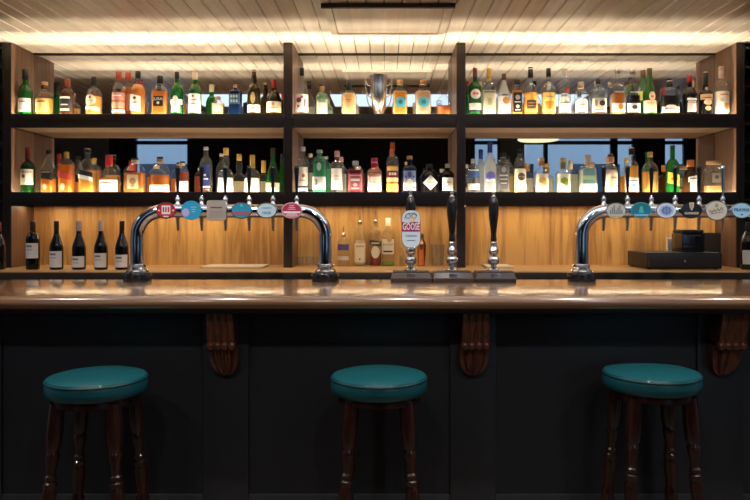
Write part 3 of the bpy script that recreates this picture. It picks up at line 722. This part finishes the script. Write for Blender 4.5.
B('T', 423, 16, 80, 84.5, 90, 93, 5.6, 6.4, 'clear', (.95, .68, .45), 92, CORK, 'peach pink bottle with turquoise disc and cork on the top shelf', [('D', .5, 103, 5.6, (.12, .55, .68)), ('D', .5, 103, 2.4, (.04, .3, .42))], sq=1, k=.7)
B('T', 444, 15, 89, 94, 96, 104, 5.5, 6.5, 'clear', DAMB, 106, 'clear', 'small stoppered decanter of brown spirit at the end of the centre bay', [], dr=.9)
# ---- top shelf, third bay
B('T', 475, 13, 68, 80, 82, 88, 4.2, 4.4, 'green', (.03, .3, .05), 86, [(68, 73, DRED), (73, 80, (.02, .04, .02))], 'green vermouth bottle with round white and red emblem on the top shelf', [('L', 104, 110.5, .93, WHT), ('L', 111, 113, .93, K), ('D', 0, 95, 5, WHT), ('D', 0, 94.5, 3, (.6, .08, .1), 1.6)])
B('T', 489, 14, 68, 81, 82, 88, 4.6, 5, 'clear', (.9, .85, .6), 91, GLD, 'clear bottle with long gold cap on the top shelf', [('L', 94.5, 113, .85, (.8, .76, .55)), ('B', 0, 92, 93.6, 11, GREYT), ('B', 0, 99, 106, 4, (.6, .55, .35))], sq=1)
B('T', 504, 13.5, 74, 80.5, 82, 97, 4.6, 4.6, 'frost', None, 0, BRN, 'white bottle with sunset palm label on the top shelf', [('L', 97, 113, .95, WHT), ('D', 1, 101.5, 3.5, (.5, .25, .06)), ('B', 0, 95.3, 96.6, 6, K)], slope=1)
B('T', 517, 10.5, 80, 85, 87, 92, 4.5, 6.2, 'clear', AMB, 91, K, 'small amber bottle almost covered by a black label on the top shelf', [('L', 93, 112.5, .82, K), ('D', 0, 98, 2.4, (.5, .48, .45)), ('B', 0, 102, 103.2, 6, WHT), ('D', 0, 107, 1.8, CRM), ('B', 0, 110, 111, 5, WHT)], sq=1)
B('T', 530.5, 14.5, 67.5, 78, 83, 92, 5, 5.2, 'clear', AMB, 93, [(67.5, 68.6, K), (68.6, 69.6, WHT), (69.6, 78, K)], 'amber bottle with dark square panel and black cap on the top shelf', [('L', 93.5, 113, .9, (.82, .45, .09)), ('B', 0, 101, 110, 9.5, (.1, .05, .03)), ('B', 0, 103.5, 104.5, 7, (.6, .35, .1)), ('B', 0, 106.5, 107.2, 7, (.6, .35, .1)), ('B', 0, 84, 86, 3.5, (.35, .55, .75))])
B('T', 548.5, 14, 68.5, 77, 83, 91, 4.8, 4.8, 'clear', GOLD, 93, K, 'yellow labelled bottle with orange panel and black cap on the top shelf', [('L', 93.5, 113, .92, (.86, .6, .16)), ('B', 0, 102, 110, 9, (.8, .25, .04)), ('B', 0, 83.5, 85.5, 3.5, (.35, .55, .75)), ('B', 0, 97, 98, 7, (.5, .28, .08))])
B('T', 564.5, 12.5, 68.5, 77, 80, 86, 5, 4.8, 'clear', None, 0, (.75, .74, .72), 'clear bottle with small red round emblem and white cap on the top shelf', [('L', 97.5, 113, .95, (.7, .7, .66)), ('D', 1, 91, 2.7, (.35, .05, .03)), ('B', 0, 94.5, 95.8, 8, WHT), ('B', 0, 102.5, 104, 10, (.15, .2, .15)), ('B', 0, 108, 110.5, 9, WHT)])
B('T', 581, 14, 82, 88.5, 90, 98, 6, 6, 'clear', None, 0, (.6, .45, .28), 'clear bottle with arched white label and tan cap on the top shelf', [('L', 102, 113, .9, WHT), ('D', 0, 102, 5.6, WHT, 2.4), ('B', 0, 105, 106, 8, CORK)])
B('T', 598, 15.5, 79, 85, 87, 93, 5, 4.6, 'clear', None, 0, K, 'clear gin bottle with white label and dark picture on the top shelf', [('L', 99, 113, .93, (.8, .76, .66)), ('D', 2.5, 104, 3, (.05, .045, .04), 2.8), ('B', -3.5, 101, 107, 2.5, CORK), ('B', 0, 110, 111, 9, GREYT)], sq=1)
B('T', 617.5, 13.5, 68, 73.5, 84, 88, 5, 5.2, 'clear', (.75, .34, .05), 94, SIL, 'silver capped clear bottle of amber liqueur with white label on the top shelf', [('L', 104, 113, .97, WHT), ('D', 1.5, 107.5, 2.4, (.7, .35, .06), 3), ('B', 0, 92, 93.6, 9, (.6, .5, .4))], sq=1)
B('T', 632.5, 13.5, 68.5, 74, 84, 88, 5, 5.2, 'clear', DRK, 96, SIL, 'silver capped clear bottle of black liqueur with white label on the top shelf', [('L', 104, 113, .97, WHT), ('D', .5, 108, 2.8, (.06, .07, .05), 2.2), ('B', 0, 92.5, 94, 8, WHT)], sq=1, k=.9)
B('T', 649.5, 13, 68.5, 75, 77, 94, 5, 5, 'green', (.03, .25, .05), 85, BRN, 'tall green bottle with peach lower label and brown cap on the top shelf', [('L', 101, 113.2, .98, (.82, .6, .4)), ('D', .5, 97, 3.2, (.8, .6, .4), 4.5), ('D', .5, 97.5, 1.5, (.6, .08, .06)), ('B', 0, 103.5, 104.5, 8, CORK)], slope=1)
B('T', 643, 12, 70.5, 77, 79, 95, 5, 5, 'green', (.04, .2, .03), 85, BRN, 'green bottle with yellow label half hidden behind a taller green bottle', [('L', 92, 101, .95, (.65, .62, .05))], back=1, slope=1)
B('T', 669.5, 18, 79, 87.5, 88.5, 90, 5, 5.8, 'clear', DRK, 96, [(79, 80.5, K), (80.5, 82, SIL), (82, 87.5, K)], 'wide rectangular flask of black spirit with wavy white label on the top shelf', [('L', 107.5, 113, .95, WHT), ('D', 0, 107.5, 5.5, WHT, 2.2), ('X', 'MR BLACK', 0, 109.4, 2.6, K)], sq=1, k=.9, dr=.45)
B('T', 689.5, 14.5, 75, 83, 87, 97, 4.6, 4.8, 'black', None, 0, (.4, .01, .03), 'black bottle with red cap and white lettered label on the top shelf', [('L', 103.5, 112.8, .6, (.72, .45, .4)), ('D', 1.5, 109, 2, WHT, 4), ('B', 0, 99.2, 101.2, 9.5, WHT), ('B', 0, 102, 102.8, 8, WHT)])
B('T', 705.5, 13, 72, 86, 90, 94.5, 5, 4.8, 'black', None, 0, [(72, 73.2, SIL), (73.2, 86, K)], 'dark cream liqueur bottle with golden label on the top shelf', [('L', 95, 100.5, .95, (.62, .38, .22)), ('D', 0, 103, 4, (.72, .58, .32), 3), ('B', 0, 98, 99, 9, (.2, .06, .03)), ('D', 0, 109, 3, (.5, .42, .25), 2.5), ('D', 0, 89, 1.6, CRM, 1.8)])
B('T', 721.5, 14, 66.5, 76, 80, 87, 5.4, 5.4, 'clear', (.9, .85, .75), 92, [(66.5, 71, (.72, .46, .36)), (71, 73.5, (.7, .7, .66)), (73.5, 78, (.7, .42, .32))], 'clear bottle with pinkish cap and cream label last on the top shelf', [('L', 92.5, 113.2, .93, (.84, .76, .6)), ('B', 2, 104, 108, 5.5, (.72, .35, .1)), ('D', 2, 108, 2.7, (.72, .35, .1), 2.5), ('B', 0, 95, 96, 8, DAMB), ('D', -2.5, 101, 2, (.6, .5, .3))])
# ---- middle shelf, first bay
B('M', 28, 13.5, 147.5, 160, 161, 167, 4.6, 4.8, 'dgreen', (.02, .07, .02), 164, [(147.5, 152.5, (.25, .03, .02)), (152.5, 160, (.16, .03, .02))], 'green whiskey bottle with cream JAMESON label, first on the middle shelf', [('L', 169.5, 185, .95, (.86, .80, .58)), ('D', -1.5, 176.5, 2, (.2, .08, .05)), ('X', 'JAMESON', 0, 172.3, 2.6, (.1, .15, .08))])
B('M', 48.5, 13, 150, 154.5, 156, 169, 4.2, 4.6, 'clear', ORG, 179, K, 'square bottle with slanting black label second on the middle shelf', [('L', 171.5, 179, .96, K, -4), ('B', 0, 172, 173, 8, (.4, .36, .3)), ('D', -1, 187, 2, CRM, 3)], sq=1, slope=1, dr=.95)
B('M', 66.5, 14, 152, 158, 159, 166, 4.6, 5, 'clear', AMB, 165, GLD, 'square bottle with slanting red label and gold cap on the middle shelf', [('L', 171.5, 179, .96, (.62, .07, .04), -4), ('D', -1, 187, 2.2, CRM, 3.5)], sq=1, dr=.95)
B('M', 87.5, 15, 148.5, 153, 159, 167, 5.2, 6.5, 'clear', GOLD, 171, [(148.5, 150, SIL), (150, 153, K)], 'square bottle with slanting black and white label on the middle shelf', [('L', 171, 176, .96, K, -4), ('L', 176, 180, .96, WHT, -4)], sq=1, dr=.95)
B('M', 109, 19, 155, 166, 168, 180, 6.5, 7, 'clear', AMB, 178, (.55, .03, .03), 'squat bourbon bottle with red wax neck and white label on the middle shelf', [('L', 180, 191.5, .97, (.86, .82, .72)), ('B', 0, 182.5, 183.5, 12, GREYT), ('B', 0, 186, 186.8, 8, GREYT)], dr=.8)
B('M', 135, 20.5, 158, 163, 164, 172, 6, 7, 'clear', (.75, .27, .04), 173, [(158, 160, K), (160, 163.5, CRM)], 'squat amber bourbon bottle with upright cream label on the middle shelf', [('L', 175, 189, .55, (.86, .72, .42)), ('D', 0, 181.5, 3.2, (.55, .3, .12)), ('D', 0, 186, 2.2, (.6, .36, .15), 1.4)], sq=1, dr=.65)
B('M', 160, 20, 157, 162, 163, 174, 5.6, 6.2, 'clear', (.7, .24, .03), 175, [(157, 159, K), (159, 162.5, CORK)], 'squat amber bottle with embossed shoulders and pale lower label on the middle shelf', [('L', 185, 191.7, .97, (.9, .78, .45)), ('B', -5, 177.5, 182, 3, (.4, .13, .02)), ('B', 0, 177.5, 182, 3, (.4, .13, .02)), ('B', 5, 177.5, 182, 3, (.4, .13, .02))], dr=.7)
B('M', 182.5, 13, 161.5, 165, 167, 174, 4.6, 5.2, 'clear', (.4, .07, .02), 172, [(161.5, 163, K), (163, 165.5, CRM)], 'small dark amber bottle with white lower label behind the first tap lever', [('L', 181.5, 191.7, .95, WHT)])
B('M', 206, 12.5, 147, 150, 157, 165, 4.6, 4.8, 'clear', None, 0, (.7, .7, .7), 'tall clear vodka bottle with dark blue label on the middle shelf', [('L', 165, 186, .75, (.03, .05, .22)), ('B', -1, 174.5, 176.5, 5, (.7, .72, .8)), ('B', 0, 178.5, 180, 7, (.7, .72, .8)), ('B', 0, 186.5, 188, 10, WHT), ('B', 0, 189.3, 190.5, 9, (.4, .1, .1))])
B('M', 226, 16, 148, 155, 169, 178, 5.4, 5.4, 'clear', (.9, .82, .6), 178, GLD, 'clear bottle with bulbous neck and gold cap behind the third tap lever', [('L', 178, 191.7, .92, (.88, .84, .74))], bulb=.35)
B('M', 252.5, 15.5, 155, 168, 169.5, 177, 5, 5.2, 'clear', (.85, .75, .5), 178, GLD, 'clear bottle with long gold foil neck and white label on the middle shelf', [('L', 179, 191.7, .96, (.86, .82, .74))])
B('M', 273, 14, 148, 157, 160, 178, 4.8, 5, 'green', (.05, .25, .04), 168, (.03, .04, .025), 'green sparkling wine bottle with dark foil on the middle shelf', [('L', 183, 191.7, .97, (.82, .72, .5)), ('B', 0, 186, 187, 8, CORK)], slope=1, name='sparkling_wine_bottle')
# ---- middle shelf, centre bay
B('M', 303, 12.5, 147, 151, 157, 166, 4.8, 5, 'clear', None, 0, (.7, .66, .56), 'clear bottle with tall cream label first in the centre bay', [('L', 167.5, 186, .8, (.84, .8, .68)), ('D', 1, 176, 1.5, (.4, .08, .04), 1.8), ('B', 0, 180, 181, 6, GREYT), ('L', 188, 191, .8, WHT)])
B('M', 319.5, 13.5, 150, 153, 156, 162, 5, 6.2, 'mint', (.3, .7, .5), 164, (.55, .7, .6), 'mint green bottle with white label bearing a number three on the middle shelf', [('L', 177, 190, .95, WHT), ('X', '3', -3, 182.5, 8, (.2, .24, .22)), ('D', 0, 167, 2.2, (.6, .8, .7), 4)], sq=1)
B('M', 337, 15, 151, 156.5, 161, 168, 5, 5.2, 'clear', None, 0, (.7, .4, .4), 'clear bottle with pink cap and tall white label on the middle shelf', [('L', 169, 190, .72, (.88, .82, .76)), ('B', 0, 176, 177, 5, (.6, .4, .4)), ('B', 0, 179, 180, 5, (.6, .4, .4))])
B('M', 355.5, 15.5, 161, 165.5, 167, 171, 6, 6.2, 'clear', (.42, .03, .05), 170, (.75, .72, .68), 'ruby gin bottle with maroon label and white cap on the middle shelf', [('L', 174, 190.5, .88, (.42, .10, .12)), ('B', 0, 179, 181.5, 9, WHT), ('D', 0, 185, 2.3, (.75, .6, .6), 1.8), ('B', 0, 188, 189, 8, (.75, .6, .6)), ('B', 0, 175.5, 176.2, 11, (.75, .6, .6))], sq=1)
B('M', 374.5, 15, 158, 167, 168, 173, 6.2, 6.6, 'pink', (.9, .66, .58), 174, [(158, 162, (.55, .02, .07)), (162, 163, (.8, .5, .5)), (163, 167, (.55, .02, .07))], 'pale pink bottle with bright red cap on the middle shelf', [('L', 176, 191, .9, (.85, .68, .58)), ('B', 0, 176, 177.2, 10, (.55, .25, .2)), ('B', 0, 182, 183, 8, (.7, .4, .35))])
B('M', 392.5, 12.5, 142, 150, 155, 162, 4.8, 5, 'clear', ORG, 166, [(142, 143.2, BRN), (143.2, 150, (.7, .12, .04))], 'tall orange bottle with dark red band and orange cap on the middle shelf', [('L', 167, 171, .9, (.75, .5, .12)), ('L', 178, 182, .95, (.9, .7, .3)), ('L', 184, 191, .95, (.88, .5, .08)), ('L', 171, 177.5, .97, (.16, .02, .03)), ('B', -2.6, 173, 175.5, 2, (.75, .62, .58)), ('B', 0, 173, 175.5, 2, (.75, .62, .58)), ('B', 2.6, 173, 175.5, 2, (.75, .62, .58))])
B('M', 409.5, 14, 156, 159.5, 165, 170, 5, 5.8, 'blue', (.02, .06, .25), 170, CORK, 'ornate blue bottle with cork on the middle shelf', [('L', 171, 183, .85, (.22, .3, .48)), ('L', 183, 190.5, .9, (.78, .78, .76)), ('D', 0, 183, 3.3, WHT, 4), ('B', -4.5, 187.5, 189, 3, (.6, .1, .1)), ('B', 4.5, 187.5, 189, 3, (.6, .1, .1)), ('D', 0, 175, 2, (.05, .09, .3), 3), ('D', -4, 177, 1.3, (.05, .09, .3)), ('D', 4, 177, 1.3, (.05, .09, .3))], sq=1)
B('M', 429.5, 17.5, 164, 168.5, 170, 177, 6, 6.5, 'black', None, 0, K, 'stout black bottle with white diamond label on the middle shelf', [('Q', .5, 183, 7.6, WHT, 7.6), ('B', .5, 182.3, 183.3, 7, GREYT)])
B('M', 447.5, 13.5, 164, 168, 170.5, 175, 4.8, 5, 'black', None, 0, (.75, .7, .62), 'small black bottle with white label and white stopper on the middle shelf', [('L', 178, 191, .8, (.85, .82, .76)), ('B', 0, 182, 183, 5, GREYT)])
# ---- middle shelf, third bay
B('M', 473.5, 12.5, 159, 163, 165, 170, 5, 5.4, 'clear', None, 0, (.7, .7, .72), 'short clear bottle with blue shield label first in the third bay', [('L', 171, 178, .9, (.06, .14, .42)), ('L', 184, 190, .95, WHT), ('B', 0, 170, 171.2, 9, WHT)])
B('M', 490, 12.5, 142.5, 153, 154, 167, 4.6, 5, 'frost', None, 0, (.03, .08, .32), 'tall frosted bottle with blue cap and violet emblem on the middle shelf', [('D', 0, 176, 5, (.14, .14, .5), 4.2), ('D', 0, 180.5, 5, (.78, .8, .85), 1.8)], slope=1)
B('M', 503, 12.5, 153, 157.5, 160, 164, 6.5, 6, 'clear', None, 0, K, 'clear engraved bottle with black stopper on the middle shelf', [('L', 166, 190, .82, (.16, .16, .17)), ('B', 0, 175, 176.5, 8, WHT), ('B', 0, 179, 180, 7, WHT), ('B', 0, 183, 184, 6, WHT), ('D', 0, 170, 2.4, (.5, .5, .52), 2.8)], sq=1)
B('M', 520, 12.5, 149, 154, 157, 168, 4.6, 4.8, 'clear', PALE, 172, K, 'clear bottle with cream label and dark round emblem on the middle shelf', [('L', 169, 190, .92, (.84, .78, .58)), ('D', .5, 177, 3.9, (.08, .06, .05)), ('B', .5, 176.5, 177.6, 6, CRM)])
B('M', 541.5, 13, 158, 166, 168, 173, 5, 5.6, 'clear', (.92, .88, .74), 174, [(158, 161, CORK), (161, 166, (.4, .2, .06))], 'clear bottle with orange fruit label and cork on the middle shelf', [('L', 174, 191, .92, (.86, .82, .7)), ('D', 0, 180.5, 3.8, (.75, .45, .08), 3), ('D', 2, 183, 2.2, (.8, .55, .15))], sq=1)
B('M', 563, 13.5, 158, 169, 170, 174, 4.8, 5.6, 'clear', (.92, .9, .74), 174, [(158, 162, CORK), (162, 169, (.25, .2, .05))], 'clear bottle with green fruit label and cork on the middle shelf', [('L', 174, 191, .92, (.87, .84, .7)), ('D', 0, 181, 3.8, (.3, .45, .06), 3.4), ('D', 2, 184, 2.2, (.45, .6, .12))], sq=1)
B('M', 587.5, 17, 155, 165, 166, 168.5, 5.6, 6, 'clear', (.8, .85, .75), 170, CRM, 'wide bottle with green landscape picture and white label on the middle shelf', [('L', 168.5, 176, .74, (.18, .36, .36)), ('L', 176, 180, .74, (.42, .62, .42)), ('L', 180, 183.8, .74, (.2, .42, .36)), ('L', 184, 191.7, .98, WHT)], sq=1)
B('M', 610, 14.5, 157, 162.5, 164, 170, 6.5, 8, 'clear', (.9, .8, .58), 170, (.6, .28, .12), 'cream coloured bottle with wide cork behind the first tap of the second font', [('L', 172, 186, .85, (.75, .66, .5)), ('B', 2, 177, 179, 6, (.4, .32, .22)), ('L', 187, 191.5, .9, (.9, .8, .5))])
B('M', 631.5, 14, 147.5, 155, 160, 167, 5, 5.6, 'clear', GOLD, 166, [(147.5, 149, SIL), (149, 155, K)], 'amber bottle with white and blue label and black cap on the middle shelf', [('L', 178, 191.5, .96, (.84, .84, .82)), ('B', 0, 184.5, 187, 13, (.2, .42, .65)), ('B', 0, 180.5, 181.5, 8, GREYT)])
B('M', 650, 14.5, 152, 157, 162, 170, 4.8, 5.2, 'clear', (.9, .5, .08), 172, GLD, 'golden yellow bottle with gold cap on the middle shelf', [('L', 174, 190, .5, (.86, .55, .14))], sq=1)
B('M', 672.5, 13, 145.5, 150, 159, 167, 4.6, 4.8, 'green', (.08, .5, .06), 170, (.02, .08, .03), 'green bottle with slanting yellow label on the middle shelf', [('L', 174, 185, .9, (.8, .62, .05), -4), ('B', 0, 178, 180.5, 7, (.7, .12, .04))])
B('M', 690.5, 15, 160, 167, 170, 177, 6, 7, 'brown', (.4, .1, .03), 175, (.65, .2, .05), 'brown amber bottle with orange cap and white crown shaped label on the middle shelf', [('L', 181, 191.7, .42, WHT), ('L', 176.5, 181.5, .62, WHT, 2), ('B', 0, 178, 179.5, 7, GREYT)])
B('M', 713.5, 17.5, 161, 164, 166, 172, 10, 14, 'clear', (.85, .5, .18), 186, [(161, 162.5, (.25, .2, .15)), (162.5, 164.5, CORK)], 'squat clear decanter bottle with wide stopper last on the middle shelf', [('B', 0, 173.5, 183, 9, (.5, .44, .34)), ('D', 0, 177.5, 2, (.15, .12, .08))], sq=1)
# ---- wine on the counter
WB = (.012, .016, .012)
def wine(x, cap, l0, l1, ys, slope, label, x2=0):
    return B('W', x, 13, 221, 231, 232, ys, 4.6, 4.9, 'black', None, 0, cap, label, [('L', l0, l1, .95, (.72, .68, .64)), ('B', -1, l0+2, l0+4, 6, (.2, .18, .2)), ('B', -1, l0+6, l0+7, 7, (.4, .36, .36))], slope=slope, name='wine_bottle')
wine(33, (.03, .012, .012), 243, 258, 240, 0, 'high shouldered wine bottle with dark capsule, first of five on the back counter')
wine(56.5, (.03, .012, .012), 251, 267, 248, 1, 'sloping wine bottle with dark capsule second of five on the back counter')
wine(79, (.6, .5, .42), 256, 267, 248, 1, 'sloping wine bottle with pale capsule, third of five on the back counter')
wine(101, (.6, .5, .42), 253, 267, 248, 1, 'sloping wine bottle with pale capsule, fourth of five on the back counter')
wine(122, (.03, .012, .012), 254.5, 267, 248, 1, 'sloping wine bottle with dark capsule beside the chrome font leg')
B('W', -1.5, 13, 222, 231, 232, 246, 4.6, 5, 'black', None, 0, (.3, .02, .03), 'dark wine bottle with red capsule at the left picture edge', [], slope=1, name='wine_bottle')
B('W', 748, 14, 222, 231, 232, 244, 4.6, 5, 'black', None, 0, K, 'dark wine bottle with grey label at the right picture edge', [('L', 250, 264, .95, (.5, .5, .5))], name='wine_bottle')
# ---- pouring bottles in the middle of the counter
B('C', 343.5, 12, 225, 236, 237, 243, 4.2, 4.6, 'clear', None, 0, K, 'clear bottle with violet label and pourer on the back counter', [('L', 244, 250, .9, (.12, .07, .3)), ('L', 256, 260, .95, (.78, .66, .5))], pour=1)
B('C', 360, 11.5, 213, 224, 228, 237, 4.4, 4.6, 'clear', (.85, .75, .5), 240, K, 'clear bottle with tall cream label and pourer on the back counter', [('L', 243, 262, .95, (.84, .74, .5)), ('B', 0, 245.5, 246.8, 8, CORK), ('D', 0, 259, .9, DRED)], pour=1)
B('C', 375.5, 12, 210, 223, 227, 236, 4.4, 4.6, 'clear', (.4, .04, .03), 253, K, 'clear bottle with red dregs, slanting dark band and pourer', [('D', 0, 252, 4.2, (.84, .74, .5), 6), ('L', 240.5, 245.5, .95, (.05, .05, .05), -2.5), ('B', 0, 242.4, 243.6, 8, CRM)], pour=1)
B('C', 388, 12.5, 218, 226, 229, 237, 4.4, 5, 'clear', (.35, .6, .1), 262, (.82, .8, .74), 'clear bottle with white cap and cream label on the back counter', [('L', 239, 254, .95, (.86, .76, .56)), ('D', 1.5, 239.5, 2.4, (.65, .38, .2)), ('X', 'BACARDI', 0, 244.5, 2.4, GREYT), ('B', 0, 250.5, 252, 9, K)])
B('C', 402, 5, 248, 250.5, 251, 253, 3.5, 4, 'clear', (.6, .45, .2), 256, CORK, 'tiny corked bottle beside the pump clip', [], name='bitters_bottle')

# ------------------------------------------------------------------ trophy cup, shaker, glasses, till
s_ = F/4.45
t = thing('trophy_cup', 'two handled silver trophy cup in the middle of the top shelf', 'trophy', (px(378.5, s_), 4.455, Z_T-.028))
HT = pz(75.5, s_)-(Z_T-.028); g = HT/.26
MB().lathe([(.036*g, 0), (.037*g, .006), (.036*g, .022), (.03*g, .026), (.026*g, .03)], 28).build('base', M_SILVER, t)
MB().lathe([(.024*g, .03), (.014*g, .045), (.009*g, .06), (.013*g, .075), (.022*g, .082)], 24).build('stem', M_SILVER, t)
MB().lathe([(.02*g, .08), (.03*g, .095*g), (.042*g, .125*g), (.047*g, .16*g), (.0475*g, .2*g), (.05*g, .245*g), (.054*g, .258*g), (.05*g, .26*g), (.046*g, .245*g), (.043*g, .2*g), (.038*g, .13*g), (.02*g, .1*g)], 32).build('bowl', M_SILVER, t)
for s in (-1, 1):
    MB().tube([(s*.044*g, 0, .13*g), (s*.066*g, 0, .15*g), (s*.076*g, 0, .19*g), (s*.078*g, 0, .235*g), (s*.084*g, 0, .262*g), (s*.078*g, 0, .255*g)], .0035, 8).build('handle', M_SILVER, t)
    MB().tube([(s*.078*g, 0, .225*g), (s*.062*g, 0, .205*g), (s*.048*g, 0, .2*g)], .003, 8).build('handle_scroll', M_SILVER, t)
s_ = F/4.54
t = thing('cocktail_shaker', 'copper cocktail shaker behind the clipped hand pump', 'shaker', (px(421.5, s_), 4.54, Z_CT))
MB().lathe([(.022, 0), (.0235, .003), (.03, .12), (.031, .135)], 24).build('cup', M_COPPER, t)
MB().lathe([(.031, .135), (.029, .15), (.018, .17), (.015, .178)], 24).build('shoulder', M_COPPER, t)
MB().lathe([(.0155, .177), (.016, .195), (.013, .208), (.004, .212)], 20).build('cap', M_COPPER, t)
def tumbler(x, d, r, h, label, group=None):
    s_ = F/d; t = MB().lathe([(r*.85, 0), (r*.86, .004), (r, h), (r*.94, h), (r*.8, .012), (.002, .010)], 24).build('drinking_glass', M_CLEAR)
    t.location = (px(x, s_), d, Z_CT); tag(t, label, 'glass', group)
tumbler(437.5, 4.54, .046, .14, 'tall empty glass between two pump stems on the back counter')
tumbler(300.5, 4.55, .021, .06, 'small shot glass, first of three beside the font leg', 'shot glasses on the back counter')
tumbler(308.5, 4.57, .021, .06, 'small shot glass, middle of three beside the font leg', 'shot glasses on the back counter')
tumbler(315.5, 4.55, .021, .06, 'small shot glass, nearest of three to the font leg', 'shot glasses on the back counter')
def board(x0, x1, label):
    d = 4.42; s_ = F/d; w = (x1-x0)/s_
    t = thing('serving_board', label, 'board', ((px(x0, s_)+px(x1, s_))/2, d, Z_CT))
    MB().box(-w/2, w/2, -.13, .13, 0, .012, .003).build('board', col((.62, .5, .36), .5), t)
    MB().box(-w/2-.001, -w/2+.01, -.131, .131, .0, .013, .002).build('end_cleat', col((.5, .38, .26), .5), t)
board(206, 266, 'pale wooden board lying flat behind the first font')
board(484, 511, 'short pale wooden board lying flat behind the rightmost hand pump')
# till
d = 4.2; s_ = F/d; zc = Z_CT
t = thing('cash_drawer', 'black metal cash drawer under the receipt printer', 'cash drawer', (px(684.5, s_), d, zc))
MB().box(-.225, .225, 0, .34, .006, .1, .004).build('case', M_MATTBLACK, t)
MB().box(-.215, .215, -.006, .002, .018, .088, .002).build('drawer_front', col((.016, .015, .015), .4), t)
MB().lathe([(.007, 0), (.007, .004), (.004, .005)], 16, axis=((0, -.005, .05), (0, -.011, .05))).build('lock', M_STEEL, t)
for sx in (-1, 1):
    for sy in (.03, .31): MB().lathe([(.012, 0), (.012, .008)], 12, c=(sx*.2, sy, 0)).build('foot', M_BLACK, t)
d2 = 4.27; s2 = F/d2
t = thing('receipt_printer', 'black box shaped receipt printer on the cash drawer', 'printer', (px(693.5, s2), d2, zc+.1))
MB().box(-.07, .07, 0, .16, 0, .115, .006).build('case', M_BLACK, t)
MB().box(-.066, .066, .004, .156, .115, .138, .008).build('lid', M_MATTBLACK, t)
MB().box(-.045, .045, -.002, .004, .098, .106).build('paper_slot', col((.05, .05, .05)), t)
d3 = 4.5; s3 = F/d3
o = MB().box(-.014, .014, -.01, .01, 0, .085, .002).build('paper_card', M_PAPER); o.location = (px(669, s3), d3, zc+.1)
tag(o, 'white upright card on the cash drawer beside the printer', 'card')
d4 = 4.57; s4 = F/d4
t = thing('till_screen', 'dark upright till screen behind the cash drawer', 'screen', (px(713, s4), d4, zc))
MB().box(-.06, .06, 0, .03, .02, .215, .004).build('casing', M_MATTBLACK, t)
MB().box(-.052, .052, -.003, .001, .06, .205).build('display', plain('dead_screen', (.03, .03, .03), .15), t)
MB().box(-.05, .05, -.005, .05, 0, .02, .003).build('stand', M_BLACK, t)
